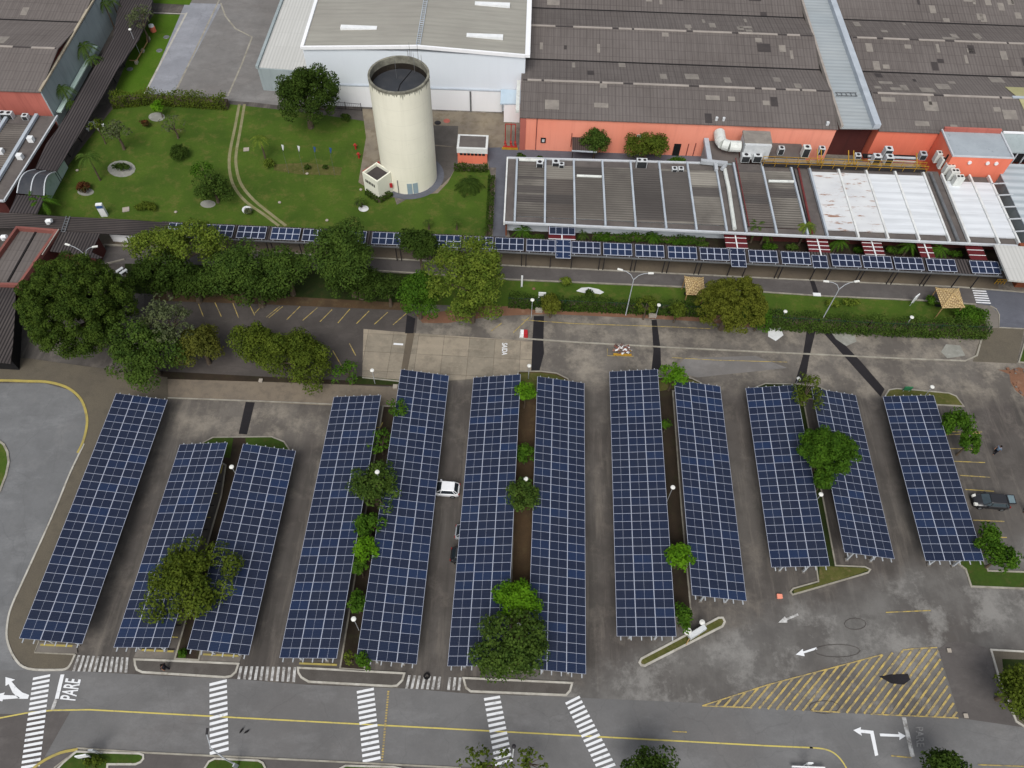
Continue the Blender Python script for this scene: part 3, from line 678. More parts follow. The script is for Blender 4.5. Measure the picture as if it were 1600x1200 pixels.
# yellow hatched triangle
poly = P2([(1097,1103),(1200,1070),(1295,1045),(1378,1023),(1430,1014),(1464,1012),(1480,1070),(1498,1122),(1300,1113)])
poly = ccw(poly)
def clip_line(p, d, poly):
    ts = []
    for i in range(len(poly)):
        a, b = Vector(poly[i]), Vector(poly[(i+1) % len(poly)]); e = b-a; den = d.x*e.y-d.y*e.x
        if abs(den) < 1e-9: continue
        t = ((a.x-p.x)*e.y-(a.y-p.y)*e.x)/den; s_ = ((a.x-p.x)*d.y-(a.y-p.y)*d.x)/den
        if 0 <= s_ <= 1: ts.append(t)
    return (min(ts), max(ts)) if len(ts) > 1 else None
m = MB(); d = (Vector(G(1279,1045)[:2])-Vector(G(1240,1093)[:2])).normalized()
rngh = random.Random(4)
for i in range(31):
    p = Vector(G(1114+14.2*i, 1108)[:2]); c = clip_line(p, d, poly)
    if not c or c[1]-c[0] < .5: continue
    t = c[0]
    q0, q1 = p+d*c[0], p+d*c[1]
    ribbon(m, [q0, q1], .2, .052)
ribbon(m, [Vector(q) for q in P2([(1097,1103),(1200,1070),(1295,1045),(1378,1023)])], .12, .05)
ribbon(m, [Vector(q) for q in P2([(1410,1016),(1430,1013.5),(1464,1012)])], .12, .05)
ribbon(m, [Vector(q) for q in P2([(1497,1122),(1360,1116)])], .12, .056); ribbon(m, [Vector(q) for q in P2([(1313,1113),(1270,1111)])], .12, .056); ribbon(m, [Vector(q) for q in P2([(1175,1106),(1097,1103)])], .12, .056)
tag(m.build('hatched_marking', 'paint_hatch'), kind='structure')
# slot lines in the open lot at right, and short visible stretches between the roofs
for x0, y0, x1, y1 in ((1420,683,1531,677),(1425,700,1529,702),(1480,675,1534,675),(1490,721,1539,723),(1500,743,1547,746),(1508,765,1553,768),(1520,813,1569,815),(1530,840,1573,840),(1535,862,1546,863)):
    line('parking_slot_line', [(x0,y0),(x1,y1)], .12, 'paint_yellow_worn', 8)
for t in range(15):
    a = Vector((345-72*t/14, 752+262*t/14)); line('parking_slot_line', [(a.x-22, a.y), (a.x, a.y+.6)], .1, 'paint_yellow' if t % 2 else 'tar', 8)
for x0, y0, x1, y1 in ((64,1008,114,1010),(219,1016,272,1018.5),(318,1023,374,1025.5),(468,1037,527,1039.5)):
    line('bay_line', [(x0,y0),(x1,y1)], .2, 'kerb_yellow', 24)
sheet('bay_slab', [(214,1014),(276,1016),(272,1031),(209,1028)], 'slab', 7); sheet('bay_slab', [(313,1016),(378,1024),(374,1036),(309,1033)], 'slab', 7)
sheet('bay_slab', [(466,1032),(534,1030),(530,1047),(462,1043)], 'slab_dark', 7)
for x0, y0, x1, y1 in ((345,706,352,712),(350,716,349,724),(348,726,345,740),(371,737,368,745)): line('yellow_mark', [(x0,y0),(x1,y1)], .15, 'kerb_yellow', 9)
for x0, y0, x1, y1 in ((598,661,594,669),(594,669,588,669)): line('yellow_mark', [(x0,y0),(x1,y1)], .15, 'kerb_yellow', 25)

# ================================================================== SOLAR CARPORTS
HEAD = math.radians(-.9117); RP = .9745; PW = 2.0
CP = [(30,-44.89,35.54,-8.5),(24,-35.84,32.33,10.06),(24,-28.1,32.16,-10.2),(32,-19.02,35.8,9.38),(36,-11.15,37.71,-8.37),(36,-2.19,37.6,11.92),(36,5.78,37.38,-9.44),(34,14.92,40.19,9.88),
      (28,22.83,41.54,-8.56),(24,31.97,43.39,11.72),(22,39.77,43.97,-10.64),(22,48.97,43.75,7.97)]
CPL = ['leftmost long solar carport, beside the curved brown pavement', 'short solar carport with a tree over its lower right end, left one of its pair', 'short solar carport right of the median lamp, its left edge under the tree',
       'solar carport beginning at the dusty pavement edge, left of a strip of small trees', 'long solar carport from the concrete slab down, directly left of the white car', 'long solar carport directly right of the white car',
       'long solar carport right of the bright green tree and its dark neighbour', 'solar carport right of the widest bare lane, its lower end beside the diagonal kerbed island', 'solar carport with a small bright tree against its lower left edge',
       'solar carport left of the dense round dark green tree', 'solar carport half covered on its left by the dense round dark green tree', 'rightmost solar carport, beside the black car']
def panel_mesh():
    m = MB(); hx, hy = PW/2-.008, RP/2-.008
    m.mat(0).box(-hx, hx, -hy, hy, -.035, 0)
    for s in (-1, 1):
        x_in, x_out = .010, hx-.034; cx = s*(x_in+x_out)/2; wx = (x_out-x_in)/2; wy = hy-.016
        m.mat(1).face([(cx-wx,-wy,.004),(cx+wx,-wy,.004),(cx+wx,wy,.004),(cx-wx,wy,.004)])
    me = bpy.data.meshes.new('solar_panel'); me.from_pydata(m.v, [], m.f)
    me.materials.append(M['alu']); me.materials.append(M['pv_glass']); me.polygons.foreach_set('material_index', m.mi); me.update(); return me
PM = panel_mesh()
def add_mesh(name, m, mats, parent, loc=(0,0,0), rot=(0,0,0)):
    me = bpy.data.meshes.new(name); me.from_pydata([tuple(v) for v in m.v], [], m.f)
    for q in mats: me.materials.append(M[q])
    me.polygons.foreach_set('material_index', m.mi); me.update()
    o = bpy.data.objects.new(name, me); COL.objects.link(o); o.parent = parent; o.location = loc; o.rotation_euler = rot; return o
for (n, x, y, t), lab in zip(CP, CPL):
    root = thing('solar_carport', lab, 'carport', (x, y, 0), 'solar carports over the parking rows', HEAD)
    t = math.radians(t); L = n*RP; ct, st = math.cos(t), math.sin(t)
    for r in range(n):
        yy = -L/2+(r+.5)*RP
        for k in (-1, 0, 1):
            o = bpy.data.objects.new('solar_panel', PM); COL.objects.link(o); o.parent = root
            o.location = (k*PW*ct, yy, 3.0+k*PW*st); o.rotation_euler = (0, -t, 0)
    m = MB()
    for u in (-2.6,-1.55,-.5,.5,1.55,2.6):
        m.bar((u,-L/2-.38,-.12),(u,L/2+.2,-.12), .1, .1)
    add_mesh('purlins', m, ['galv'], root, (0,0,3.0), (0,-t,0))
    nf = max(4, round(L/5.2)); m = MB()
    for i in range(nf):
        yy = -L/2+.6+i*(L-1.2)/(nf-1)
        m.bar((-2.85,yy,-.26),(2.85,yy,-.26), .14, .16)
    add_mesh('rafters', m, ['galv'], root, (0,0,3.0), (0,-t,0))
    for i in range(nf):
        yy = -L/2+.6+i*(L-1.2)/(nf-1)
        for u in (-1.35, 1.35):
            m = MB(); m.box(-.2,.2,-.2,.2,0,.18); m.mat(1).box(-.1,.1,-.1,.1,.18,3.0-.36+u*st)
            m.bar((0,0,1.9),(.75*(-1 if u > 0 else 1),0,2.6+u*st), .08, .1)
            add_mesh('column', m, ['slab','galv'], root, (u*ct, yy, 0))
# ================================================================== BUILDINGS
def B(name, label, cat='building', loc=(0,0,0), group=None): return thing(name, label, cat, loc, group)
def gable_hall(root, x0, x1, y0, n, z0, rise, half, mats=('roof_hall',), seed=1, patches=60, xl=None, xr=None):
    """saw of n gables stacked along +y; xl(y), xr(y) give the edges"""
    rg = random.Random(seed); xl = xl or (lambda y: x0); xr = xr or (lambda y: x1)
    m = MB(); gut = MB()
    for k in range(n):
        ya, yb, yc = y0+2*half*k, y0+2*half*k+half, y0+2*half*(k+1)
        for (p, zp, q, zq) in ((ya, z0, yb, z0+rise), (yb, z0+rise, yc, z0)):
            m.mat(0).prism([(xl(p),p,zp),(xr(p),p,zp),(xr(q),q,zq),(xl(q),q,zq)], [(xl(p),p,zp-.15),(xr(p),p,zp-.15),(xr(q),q,zq-.15),(xl(q),q,zq-.15)])
            for _ in range(patches//(2*n)):
                a = rg.random(); w_ = rg.choice((1.1,1.1,.5,1.1,2.2)); h_ = rg.choice((.25,.12,.2,.12,.25)); t = rg.uniform(.02, .98-h_); xx = xl(p)+1+a*(xr(p)-xl(p)-5)
                f = lambda tt: (p+(q-p)*tt, zp+(zq-zp)*tt+.03)
                (u0, w0), (u1, w1) = f(t), f(t+h_)
                m.mat(1 if rg.random() < .8 else 2).face([(xx,u0,w0),(xx+w_,u0,w0),(xx+w_,u1,w1),(xx,u1,w1)])
        caps = MB(); xx = xl(yb)+1
        while xx < xr(yb)-3:
            ln = rg.choice((2.2,4.4,6.6,3.3,8.8)); ln = min(ln, xr(yb)-.5-xx)
            caps.box(xx, xx+ln, yb-.22, yb+.22, z0+rise-.02, z0+rise+.07); xx += ln+rg.choice((.4,1.1,1.6,3))
        caps.mat(1).box(xl(yb)+.3, xr(yb)-.3, yb-.15, yb+.15, z0+rise-.03, z0+rise+.03)
        caps.build('ridge_cap', ['ridgecap','roof_patch_dark'], root)
        if k < n: gut.box(xl(yc)+.05, xr(yc)-.05, yc-.18, yc+.18, z0-.02, z0+.05)
    m.build('roof', ['roof_hall','roof_patch','roof_patch_dark'], root); gut.build('valley_gutter', 'gutter_dark', root)
# --- factory hall (middle)
hx0, hx1, hy = -.35, 48.75, 101.3
def flank(x):                                     # wandering right edge of the hall
    return x
r = B('factory_hall', 'long brown roofed factory hall with coral front wall, left of the metal roof strip', 'factory', (24,101.3,0))
gable_hall(r, hx0, hx1, hy, 4, 6.35, 1.35, 7.55, seed=3, patches=64)
m = MB(); m.box(hx0+.1, hx1-.1, hy+.25, hy+60, 0, 6.15); m.build('walls', 'coral', r)
m = MB(); m.box(hx0+.1, hx0+1.0, hy+.1, hy+.25, 0, 6.1); m.build('corner_pilaster', 'coral_dark', r)
for xx, z0, z1 in ((2.3,.2,6.1),(7.9,1,3.6),(26.5,.1,2.4),(27.6,.1,2.6)):
    m = MB(); m.box(xx, xx+.1, hy+.12, hy+.24, z0, z1); m.build('downpipe', 'pipe_red', r)
m = MB(); m.box(3.1, 3.9, hy+.1, hy+.24, 1.6, 2.5); m.mat(1).box(3.3,3.7,hy+.05,hy+.12,1.8,2.3); m.build('wall_vent', ['dark','metal_box'], r)
m = MB(); m.box(24.3, 25.4, hy+.12, hy+.24, 0, 2.3); m.build('door', 'dark', r)
m = MB(); m.box(18.2,18.9,hy+.1,hy+.24,3.2,3.8); m.build('wall_lamp', 'metal_box', r)
for i in range(2): 
    m = MB(); m.tube((28.5+i*1.1+1.5, hy+.9, 6.4), (28.5+i*1.1+1.5, hy+.9, 7.0), .22, .22, 10); m.build('roof_vent', 'metal_box', r)
m = MB(); m.box(46.9,47.3,hy+.6,hy+1,6.4,7); m.build('roof_vent', 'metal_box', r)
# --- hall 2 (right)
r = B('factory_hall', 'factory hall with patched brown roof, right of the metal roof strip', 'factory', (80,101.3,0))
gable_hall(r, 55.0, 112, hy, 4, 6.35, 1.35, 7.55, seed=9, patches=150)
m = MB(); m.box(55.1, 111, hy+.25, hy+60, 0, 6.15); m.build('walls', 'coral_bright', r)
m = MB(); m.prism([(78.6,103.6,6.9),(96,103.4,6.87),(96,112.6,7.1),(75.6,112.8,7.07)], [(78.6,103.6,6.8),(96,103.4,6.8),(96,112.6,6.95),(75.6,112.8,6.95)])
mottle('yellow_sheet', (168,164,124), (156,152,112), (140,136,100), .3, 2); M['yellow_sheet'] = MATS['yellow_sheet']
m = MB()
for (p, zp, q, zq) in ((103.0, 6.70, 108.85, 7.74), (108.85, 7.74, 112.6, 7.08)):
    xo, xq = (79.0, 78.2) if p < 108 else (78.2, 77.6); m.face([(xo,p,zp+.04),(96,p,zp+.04),(96,q,zq+.04),(xq,q,zq+.04)])
m.build('yellowed_sheeting', 'yellow_sheet', r)
m = MB(); m.box(77.2,96,108.6,109.1,7.8,7.95); m.build('skylight_ridge', 'rib', r)
# --- metal roof strip between the halls
r = B('link_roof', 'blue grey metal roof strip running between the two brown factory halls', 'roof', (52,101,0))
m = MB()
m.prism([(49.0,100.9,6.95),(54.6,101.1,6.95),(54.6,165,6.95),(49.0,165,6.95)], [(49.0,100.9,6.7),(54.6,101.1,6.7),(54.6,165,6.7),(49.0,165,6.7)], True); m.build('metal_roof', 'roof_metal', r)
m = MB(); m.box(53.75,54.75,101.0,165,6.96,7.75); m.build('roof_kerb', 'rib', r)
m = MB(); m.box(48.8,49.15,101,165,6.6,7.3); m.build('edge_flashing', 'ridgecap', r)
m = MB(); m.box(49.1,54.9,103.2,103.5,0,6.7); m.build('recess_wall', 'recess_red', r)
m = MB(); m.bar((49.6,108.6,7.15),(53,108.7,7.15),.1,.08); m.bar((49.6,109.4,7.15),(53,109.5,7.15),.1,.08)
for i in range(5): m.bar((49.8+.75*i,108.6,7.15),(49.8+.75*i,109.4,7.15),.08,.08)
m.build('roof_ladder', 'steel', r)
# --- coral side building
r = B('coral_annex', 'bright coral annex with flat pale grey roof, in front of the right hand factory hall', 'building', (69,98,0))
m = MB(); m.box(64.4,73.5,95.3,101.4,0,6.8); m.build('walls', 'coral_bright', r)
m = MB(); m.box(64.6,73.3,95.5,101.2,6.8,6.86); m.build('roof', 'flat_grey', r)
m = MB(); m.box(64.35,64.55,95.25,101.4,6.81,7.05); m.box(64.56,73.3,95.25,95.45,6.81,7.02); m.box(73.31,73.55,95.25,101.4,6.81,7.05); m.build('parapet', 'fascia', r)
m = MB(); m.box(64.6,73.3,101.0,101.4,6.88,7.5); m.build('rear_parapet', 'coral_dark', r)
for xx in (67.4,70.1,71.4):
    m = MB(); m.tube((xx,95.3,5.9),(xx,95.1,5.9),.28,.28,10); m.build('wall_lamp', 'white_paint', r)
m = MB(); m.box(64.3,64.38,96.2,96.5,3.9,6.3); m.build('drain_stain', 'dark', r)
# lean-to at far right
r = B('lean_to', 'grey blue lean-to with dark open front, right of the coral annex', 'building', (80,98,0))
m = MB(); m.prism([(73.7,98.4,5.6),(96,98.2,5.6),(96,101.2,6.9),(73.7,101.2,6.9)], [(73.7,98.4,5.4),(96,98.2,5.4),(96,101.2,6.7),(73.7,101.2,6.7)], True); m.build('roof', 'grey_wall', r)
m = MB(); m.box(73.7,96,101.0,101.24,6.92,7.2); m.build('ridge_trim', 'white_low', r)
m = MB(); m.box(73.8,96,98.6,98.8,3.6,5.3); m.build('opening', 'dark', r)
for i in range(10):
    m = MB(); m.box(74.6+i*1.3,74.72+i*1.3,98.3,98.5,0,5.4); m.build('mullion', 'fascia', r)
# --- long low office building with ribs
ribx = [-.5,3.8,8.1,12.45,16.75,21.1,25.4,29.7,32.5,36.8,41.2,44.0,48.4,52.6,57.0,61.3,64.1,68.3,71.2]
LZ = 3.8
def yf(x): return 81.35-.0115*x             # front edge
def yb_(x): return 95.2+.014*x if x < 31 else 95.9
r = B('ribbed_office_block', 'long low office block with pale roof ribs, dark roofs left, white roofs right', 'office', (34,81,0))
bays = ['roof_low','roof_low_brown','roof_low','roof_low','roof_low_brown','roof_low','roof_low',None,'roof_low_brown','roof_low',None,'roof_rusty','roof_rusty','roof_white','roof_white',None,'roof_white','roof_white']
rgb = random.Random(5)
for i, mt in enumerate(bays):
    xa, xb = ribx[i]+.14, ribx[i+1]-.14; ya, yb = yf(xa), yb_(xa)
    if i in (16, 17): yb = 94.9
    m = MB()
    if mt is None:
        m.box(xa, xb, ya, yb, LZ-.5, LZ-.38); m.build('gutter_channel', 'flat_roof', r); continue
    y0_, y1_ = ya+1.35, yb-1.5
    if mt in ('roof_low', 'roof_low_brown'):
        k = int((y1_-y0_)/.48)
        band = 0
        for j in range(k):
            if rgb.random() < .22: band = rgb.choice((0,0,1,2,0,2))
            m.mat(band); a = y0_+j*(y1_-y0_)/k; b = a+(y1_-y0_)/k
            zt = LZ-.08
            m.face([(xa,a,zt-.13),(xb,a,zt-.13),(xb,(a+b)/2,zt+.07),(xa,(a+b)/2,zt+.07)]); m.face([(xa,(a+b)/2,zt+.07),(xb,(a+b)/2,zt+.07),(xb,b,zt-.13),(xa,b,zt-.13)])
    else:
        m.box(xa, xb, y0_, y1_, LZ-.25, LZ-.04)
    m.build('roof_sheet', [mt,'roof_low_pale','roof_low_dark'] if 'low' in mt else mt, r)
    m = MB(); m.box(xa, xb, ya+.02, y0_, LZ-.45, LZ-.33); m.build('roof_margin', 'flat_roof', r); m = MB(); m.box(xa, xb, y1_, yb, LZ-.45, LZ-.30); m.build('roof_margin', 'flat_roof', r)
for i, x in enumerate(ribx):
    m = MB(); y1_ = yb_(x)-.3 if i not in (16,17,18) else 94.9
    m.bar((x, yf(x), LZ-.05), (x, y1_, LZ-.05), .27, .45); m.build('rib', 'rib' if i < 12 else 'rib_white', r)
m = MB(); m.prism([(-1.9,81.2,LZ-.1),(72,80.35,LZ-.1),(72,80.62,LZ-.1),(-1.9,81.47,LZ-.1)],[(-1.9,81.2,LZ-.4),(72,80.35,LZ-.4),(72,80.62,LZ-.4),(-1.9,81.47,LZ-.4)], True); m.build('front_fascia', 'fascia', r)
m = MB(); m.prism([(-1.9,95.0,LZ-.1),(29.6,95.5,LZ-.1),(29.6,95.8,LZ-.1),(-1.9,95.3,LZ-.1)],[(-1.9,95.0,LZ-.55),(29.6,95.5,LZ-.55),(29.6,95.8,LZ-.55),(-1.9,95.3,LZ-.55)], True); m.build('rear_fascia', 'fascia', r)
m = MB(); m.box(-1.9,-.7,81.3,95.1,LZ-.55,LZ-.3); m.mat(1).box(-2.1,-1.88,81.2,95.2,LZ-.6,LZ-.05); m.build('side_margin', ['flat_roof','rib_white'], r)
m = MB(); m.box(-1.6,32,83.4,94.6,0,LZ-.6); m.build('walls', 'white_wall', r); m = MB(); m.box(32.05,71,83.2,94.6,0,LZ-.6); m.build('walls', 'recess_red', r)
m = MB(); m.box(-1.8,-1.62,82.3,84.6,0,3.1); m.build('side_door', 'brick_orange', r)
def apipe(label, pts, rad, mt, name='roof_pipe'):
    m = MB(); m.path([Vector(p) for p in pts], [rad]*len(pts), 8); o = m.build(name, mt); return tag(o, label, 'pipe')
apipe('thick cream duct pipe lying in the roof channel of the office block', [(30.9,81.6,3.75),(31.1,90,3.75),(31.0,94.3,3.75)], .3, 'duct')
apipe('dusty red pipe running along the right hand roof channel of the office block', [(42.0,81.4,3.6),(42.4,95.6,3.7)], .16, 'pipe_red')
apipe('thin dark red pipe along the rib beside the cream duct', [(32.95,82,4.05),(32.9,96.5,4.05)], .08, 'pipe_red')
apipe('grey pipe lying in the channel between the white roofs', [(62.7,81,3.6),(62.6,95.2,3.6)], .25, 'steel')
apipe('slim dark pipe next to the dusty red roof pipe', [(41.75,81.4,3.55),(41.7,95.2,3.6)], .07, 'dark_steel')
apipe('short white duct crossing a dark roof bay left of the cream duct', [(8.5,91.3,3.95),(12.2,91.3,3.95)], .2, 'duct')
apipe('short white duct crossing the first dark roof bay', [(-.2,94.6,3.8),(3.6,94.6,3.8)], .26, 'duct')
apipe('white duct crossing the dark bay right of the cream duct', [(37.2,91.7,3.95),(41.0,91.8,3.95)], .22, 'duct')
# rear yellow catwalk
r = thing('catwalk', 'yellow railed maintenance catwalk along the rear of the ribbed roofs', 'catwalk', (50,95.5,4))
m = MB(); m.box(36.8,61.6,95.0,95.8,4.0,4.12); m.build('deck', 'dark_steel', r)
m = MB()
for y in (94.95,95.85):
    for z in (4.6,5.1): m.bar((36.8,y,z),(61.6,y,z),.06,.06)
    for i in range(15): m.bar((36.8+i*1.77,y,4.0),(36.8+i*1.77,y,5.1),.06,.06)
m.build('railing', 'yellow_steel', r)
r = thing('pipe_rack', 'steel pipe rack with yellow posts between the catwalk and the coral wall', 'pipe rack', (50,97.5,3.4))
m = MB(); m.box(36.9,44.1,96.2,97.9,3.2,3.3); m.box(44.6,61.5,96.1,97.7,3.2,3.3); m.build('floor', 'roof_patch', r)
m = MB()
for xx in (45.6,46.2,50.4,51.2,60.9):
    m.bar((xx,96.0,3.3),(xx,98.6,4.6),.12,.12); m.bar((xx,96.2,3.3),(xx,96.2,4.6),.1,.1)
m.build('posts', 'yellow_steel', r)
m = MB(); m.tube((53.6,98.3,3.9),(61.2,98.2,3.9),.2); m.tube((53.6,97.8,3.6),(61.2,97.7,3.6),.14); m.build('pipes', 'galv', r)
m = MB(); m.box(53.2,61.4,98.5,99.4,3.3,3.5); m.build('trough', 'dark', r)
# roof-top plant: box units
def ac_unit(label, px, py, w_=1.0, d_=.8, h_=.9, z=3.5, fans=1, grp='roof mounted air conditioning units', c='metal_box', rot=0):
    p = G(px, py, z); r = thing('air_conditioner', label, 'air conditioner', p, grp, rot)
    m = MB(); m.box(-w_/2,w_/2,-d_/2,d_/2,0,h_); add_mesh('casing', m, [c], r)
    m = MB(); m.box(-w_/2+.08,w_/2-.08,-d_/2-.03,-d_/2,.1,h_-.12); add_mesh('grille', m, ['grille'], r)
    for i in range(fans):
        cx = (i-(fans-1)/2)*w_/fans; m = MB(); m.tube((cx,0,h_),(cx,0,h_+.03),.3*min(1,w_/fans),None,14); add_mesh('fan', m, ['dark_steel'], r)
ac_unit('single small white air conditioner at the rear of the first dark roof bay', 843, 260)
ac_unit('larger of two white air conditioners at the rear of the second dark roof bay', 868, 259, 1.1)
ac_unit('smaller of two white air conditioners at the rear of the second dark roof bay', 877, 261, .8, .7, .7)
ac_unit('tall twin fan air conditioner at the rear of the fifth dark roof bay', 1001, 262, 1.6, .8, 1.5, fans=2)
ac_unit('left one of two small air conditioners on the sixth dark roof bay', 1053, 268, .8, .7, .7)
ac_unit('right one of two small air conditioners on the sixth dark roof bay', 1063, 268, .8, .7, .7)
ac_unit('twin grille air conditioner below the big white plant housing, left one', 1163, 251, 1.3, .9, 1.2)
ac_unit('twin grille air conditioner below the big white plant housing, right one', 1181, 251, 1.3, .9, 1.2)
ac_unit('white air conditioner right of the big white plant housing against the coral wall', 1218, 240, .9, .8, 1.2)
ac_unit('pale grey tall air conditioner beside a rib near the coral wall', 1256, 243, 1.1, 1, 1.7, c='duct')
ac_unit('white air conditioner between two pale ribs near the dark red recess', 1281, 240, .9, .8, 1.2)
ac_unit('left front one of three white fan units on the catwalk', 1366, 254, 1.15, 1, 1.4)
ac_unit('rear one of three white fan units on the catwalk', 1382, 246, 1.15, 1, 1.8)
ac_unit('right front one of three white fan units on the catwalk', 1385, 255, 1.15, 1, 1.4)
ac_unit('low white box unit under the dark red recess', 1339, 246, .9, .8, .6)
ac_unit('white round topped unit at the coral corner', 1439, 247, 1.0, 1, 1.0, c='galv')
ac_unit('twin fan unit on the low roof at far left against the coral wall', 13, 184, 2.0, .9, 1.0, 3.0, 2)
ac_unit('single small unit on the low roof at far left, right of the twin fan unit', 42, 186, .9, .8, .8, 3.0)
ac_unit('white unit at the left frame edge on the low roof', -1, 187, 1.0, .9, 1.0, 3.0)
r = thing('air_handling_unit', 'big white plant housing with a curved duct on the roof by the coral wall', 'plant housing', (35.5,98.3,3.4))
m = MB(); m.box(33.9,37.9,96.9,99.9,3.6,6.2); m.build('housing', 'metal_box', r)
m = MB(); m.prism([(33.8,97.4,6.35),(38,97.4,6.35),(38,100,6.5),(33.8,100,6.5)],[(33.8,97.4,6.2),(38,97.4,6.2),(38,100,6.2),(33.8,100,6.2)]); m.build('lid', 'roof_patch', r)
m = MB(); arc = [(33.6-0,98.2,4.9),(31.9,98.2,4.9),(31.0,98.6,4.9),(30.7,99.4,4.9),(30.7,101.2,5.0)]
m.path([Vector(p) for p in arc], [.85]*5, 14); m.build('duct', 'duct', r, smooth=False)
r = thing('duct_manifold', 'pale metal duct junction lying on the rear end of the cream roof duct', 'duct', (30,95.4,3.9))
m = MB(); m.bar((27.4,95.4,4.1),(31.4,95.0,4.1),.6,.6); m.bar((29.6,95.3,4.1),(29.6,93.6,4.0),.5,.5); m.tube((31,94.7,4),(30.5,93.9,4),.3); m.build('manifold', 'galv', r)
for i in range(5):
    lab = ['topmost','second','third','fourth','lowest'][i]+' pale green grey casing in the row along the coral annex corner'
    p = G(1463+7.2*i, 252+9.3*i, 3.6); r = thing('condenser_casing', lab, 'air conditioner', p, 'row of condenser casings')
    m = MB(); m.box(-.62,.62,-.45,.45,0,1.7); add_mesh('casing', m, ['duct'], r); m = MB(); m.tube((-.25,0,1.7),(-.25,0,1.76),.2); m.tube((.28,0,1.7),(.28,0,1.76),.2); add_mesh('fan', m, ['dark_steel'], r)
# partition block between channel and plant
r = B('rear_link_building', 'small flat dark roofed link building with pale parapet below the plant housing', 'building', (31,97.5,0))
m = MB(); m.box(28.9,33.8,95.9,101.2,0,3.3); m.build('walls', 'grey_wall', r); m = MB(); m.box(29.3,33.8,96.1,101.2,3.3,3.38); m.build('roof', 'flat_roof', r)
m = MB(); m.box(28.6,29.3,95.8,101.2,3.3,3.9); m.build('parapet', 'rib', r)
r = B('rear_link_building', 'narrow flat dark roofed link between catwalk and coral wall, right of the plant housing', 'building', (40,99,0))
m = MB(); m.box(38.2,44.0,97.8,101.2,0,3.3); m.build('walls', 'grey_wall', r); m = MB(); m.box(38.2,44,97.9,101.2,3.3,3.4); m.build('roof', 'flat_roof', r)
# --- far right roofs
r = B('side_shed', 'light grid roofed shed at the right frame edge, right of the white roofs', 'shed', (80,88,0))
m = MB(); m.box(73.2,96,81.2,97.6,0,3.8); m.build('walls', 'grey_wall', r); m = MB(); m.box(73.1,96,81.1,97.7,3.8,3.95); m.build('roof', 'roof_lightgrid', r)
for y in (83,85.5,88,90.5,93): m = MB(); m.bar((71.0,y,3.9),(73.6,y+.3,3.9),.15,.15); m.build('brace', 'fascia', r)
# entrance canopy building
r = B('entrance_lodge', 'entrance lodge with broad white sloping roof and brick orange wall at the right edge', 'building', (74,77,0))
rf = [G(1553,383,4.4), G(1576,438,4.4), G(1700,450,4.4), G(1700,392,4.4)]
m = MB(); m.prism([(p.x,p.y,4.5) for p in rf], [(p.x,p.y,4.2) for p in rf], True); m.build('roof', 'roof_annex', r)
pts = [G(1552,430,.5),G(1556,452,.0)]
m = MB(); m.box(71.0,90,75.9,80.6,0,4.1); m.build('wall', 'brick_orange', r)
m = MB(); m.box(70.0,70.9,79.0,79.6,0,3.6); m.build('glass_screen', 'glassblue', r)
r = thing('safety_gate', 'small yellow safety barrier in front of the orange lodge wall', 'barrier', G(1561,444))
m = MB()
for k in range(4): m.bar((-.7+k*.45,0,0),(-.7+k*.45,0,1),.08,.08)
m.bar((-.7,0,1),(.7,0,1),.08,.08); m.bar((-.7,0,.5),(.7,0,.5),.08,.08); add_mesh('rails', m, ['yellow_steel'], r)
# --- white warehouse
r = B('warehouse', 'big white warehouse with beige roof and skylights behind the water tower', 'warehouse', (-17,111,0))
wz = 10.4
m = MB(); m.mat(0).box(-34.8,0.2,111.1,170,0,wz-.1); m.build('walls', 'white_wall', r)
m = MB(); m.box(-34.9,-3.4,110.86,111.08,0,3.9); m.build('lower_wall', 'white_low', r)
m = MB(); m.box(-34.9,-3.4,110.8,111.09,3.92,4.08); m.build('wall_ledge', 'rib', r)
xc = -16.6
for (xa, za, xb, zb) in ((-34.7,wz,xc,wz+.9),(xc,wz+.9,.1,wz)):
    m = MB(); m.prism([(xa,111.2,za),(xb,111.2,zb),(xb,170,zb),(xa,170,za)], [(xa,111.2,za-.2),(xb,111.2,zb-.2),(xb,170,zb-.2),(xa,170,za-.2)]); m.build('roof', 'roof_beige', r)
    m = MB(); m.bar((xa,111.0,za),(xb,111.0,zb),.35,.5); m.build('fascia', 'white_low', r)
m = MB(); m.box(-35.1,-34.6,110.9,170,wz-.2,wz+.25); m.build('side_fascia', 'white_low', r); m = MB(); m.box(.12,.9,110.9,170,wz-.2,wz+.3); m.build('side_fascia', 'white_low', r)
for xx, yy in ((-29.5,116.2),(-9.3,115.2),(-8.5,124.4),(-28.5,126)):
    m = MB(); z = wz+.9*(1-abs(xx+2.8-xc)/18); m.box(xx,xx+5.8,yy-.45,yy+.45,z-.3,z+.25); m.build('skylight', 'white_paint', r)
m = MB()
for k in (-.3,.3): m.bar((xc+k,111.2,wz+1.05),(xc+k,150,wz+1.05),.1,.1)
for i in range(60): m.bar((xc-.3,111.4+.6*i,wz+1.05),(xc+.3,111.4+.6*i,wz+1.05),.12,.08)
m.build('roof_walkway', 'rib', r)
for xx in (-23.8,-8.6):
    m = MB(); m.box(xx-.12,xx+.12,110.65,110.85,0,3.8); m.build('downpipe', 'steel', r)
r = B('warehouse_wing', 'low flat roofed pale wing on the left of the white warehouse', 'building', (-39,112,0))
m = MB(); q = [(-44.1,114.3),(-35.0,113.8),(-35.0,170),(-43.4,170)]
m.ext(q, 0, 4.2); m.build('walls', 'grey_wall', r); m = MB(); m.ext(offset(q,.2), 4.2, 4.28); m.build('roof', 'roof_annex', r)
m = MB(); m.bar((-44.1,114.2,4.4),(-43.4,170,4.4),.45,.5); m.build('parapet', 'grey_wall', r)
r = thing('loading_canopy', 'pale blue awning at the right end of the white warehouse wall', 'awning', (-2,110,0))
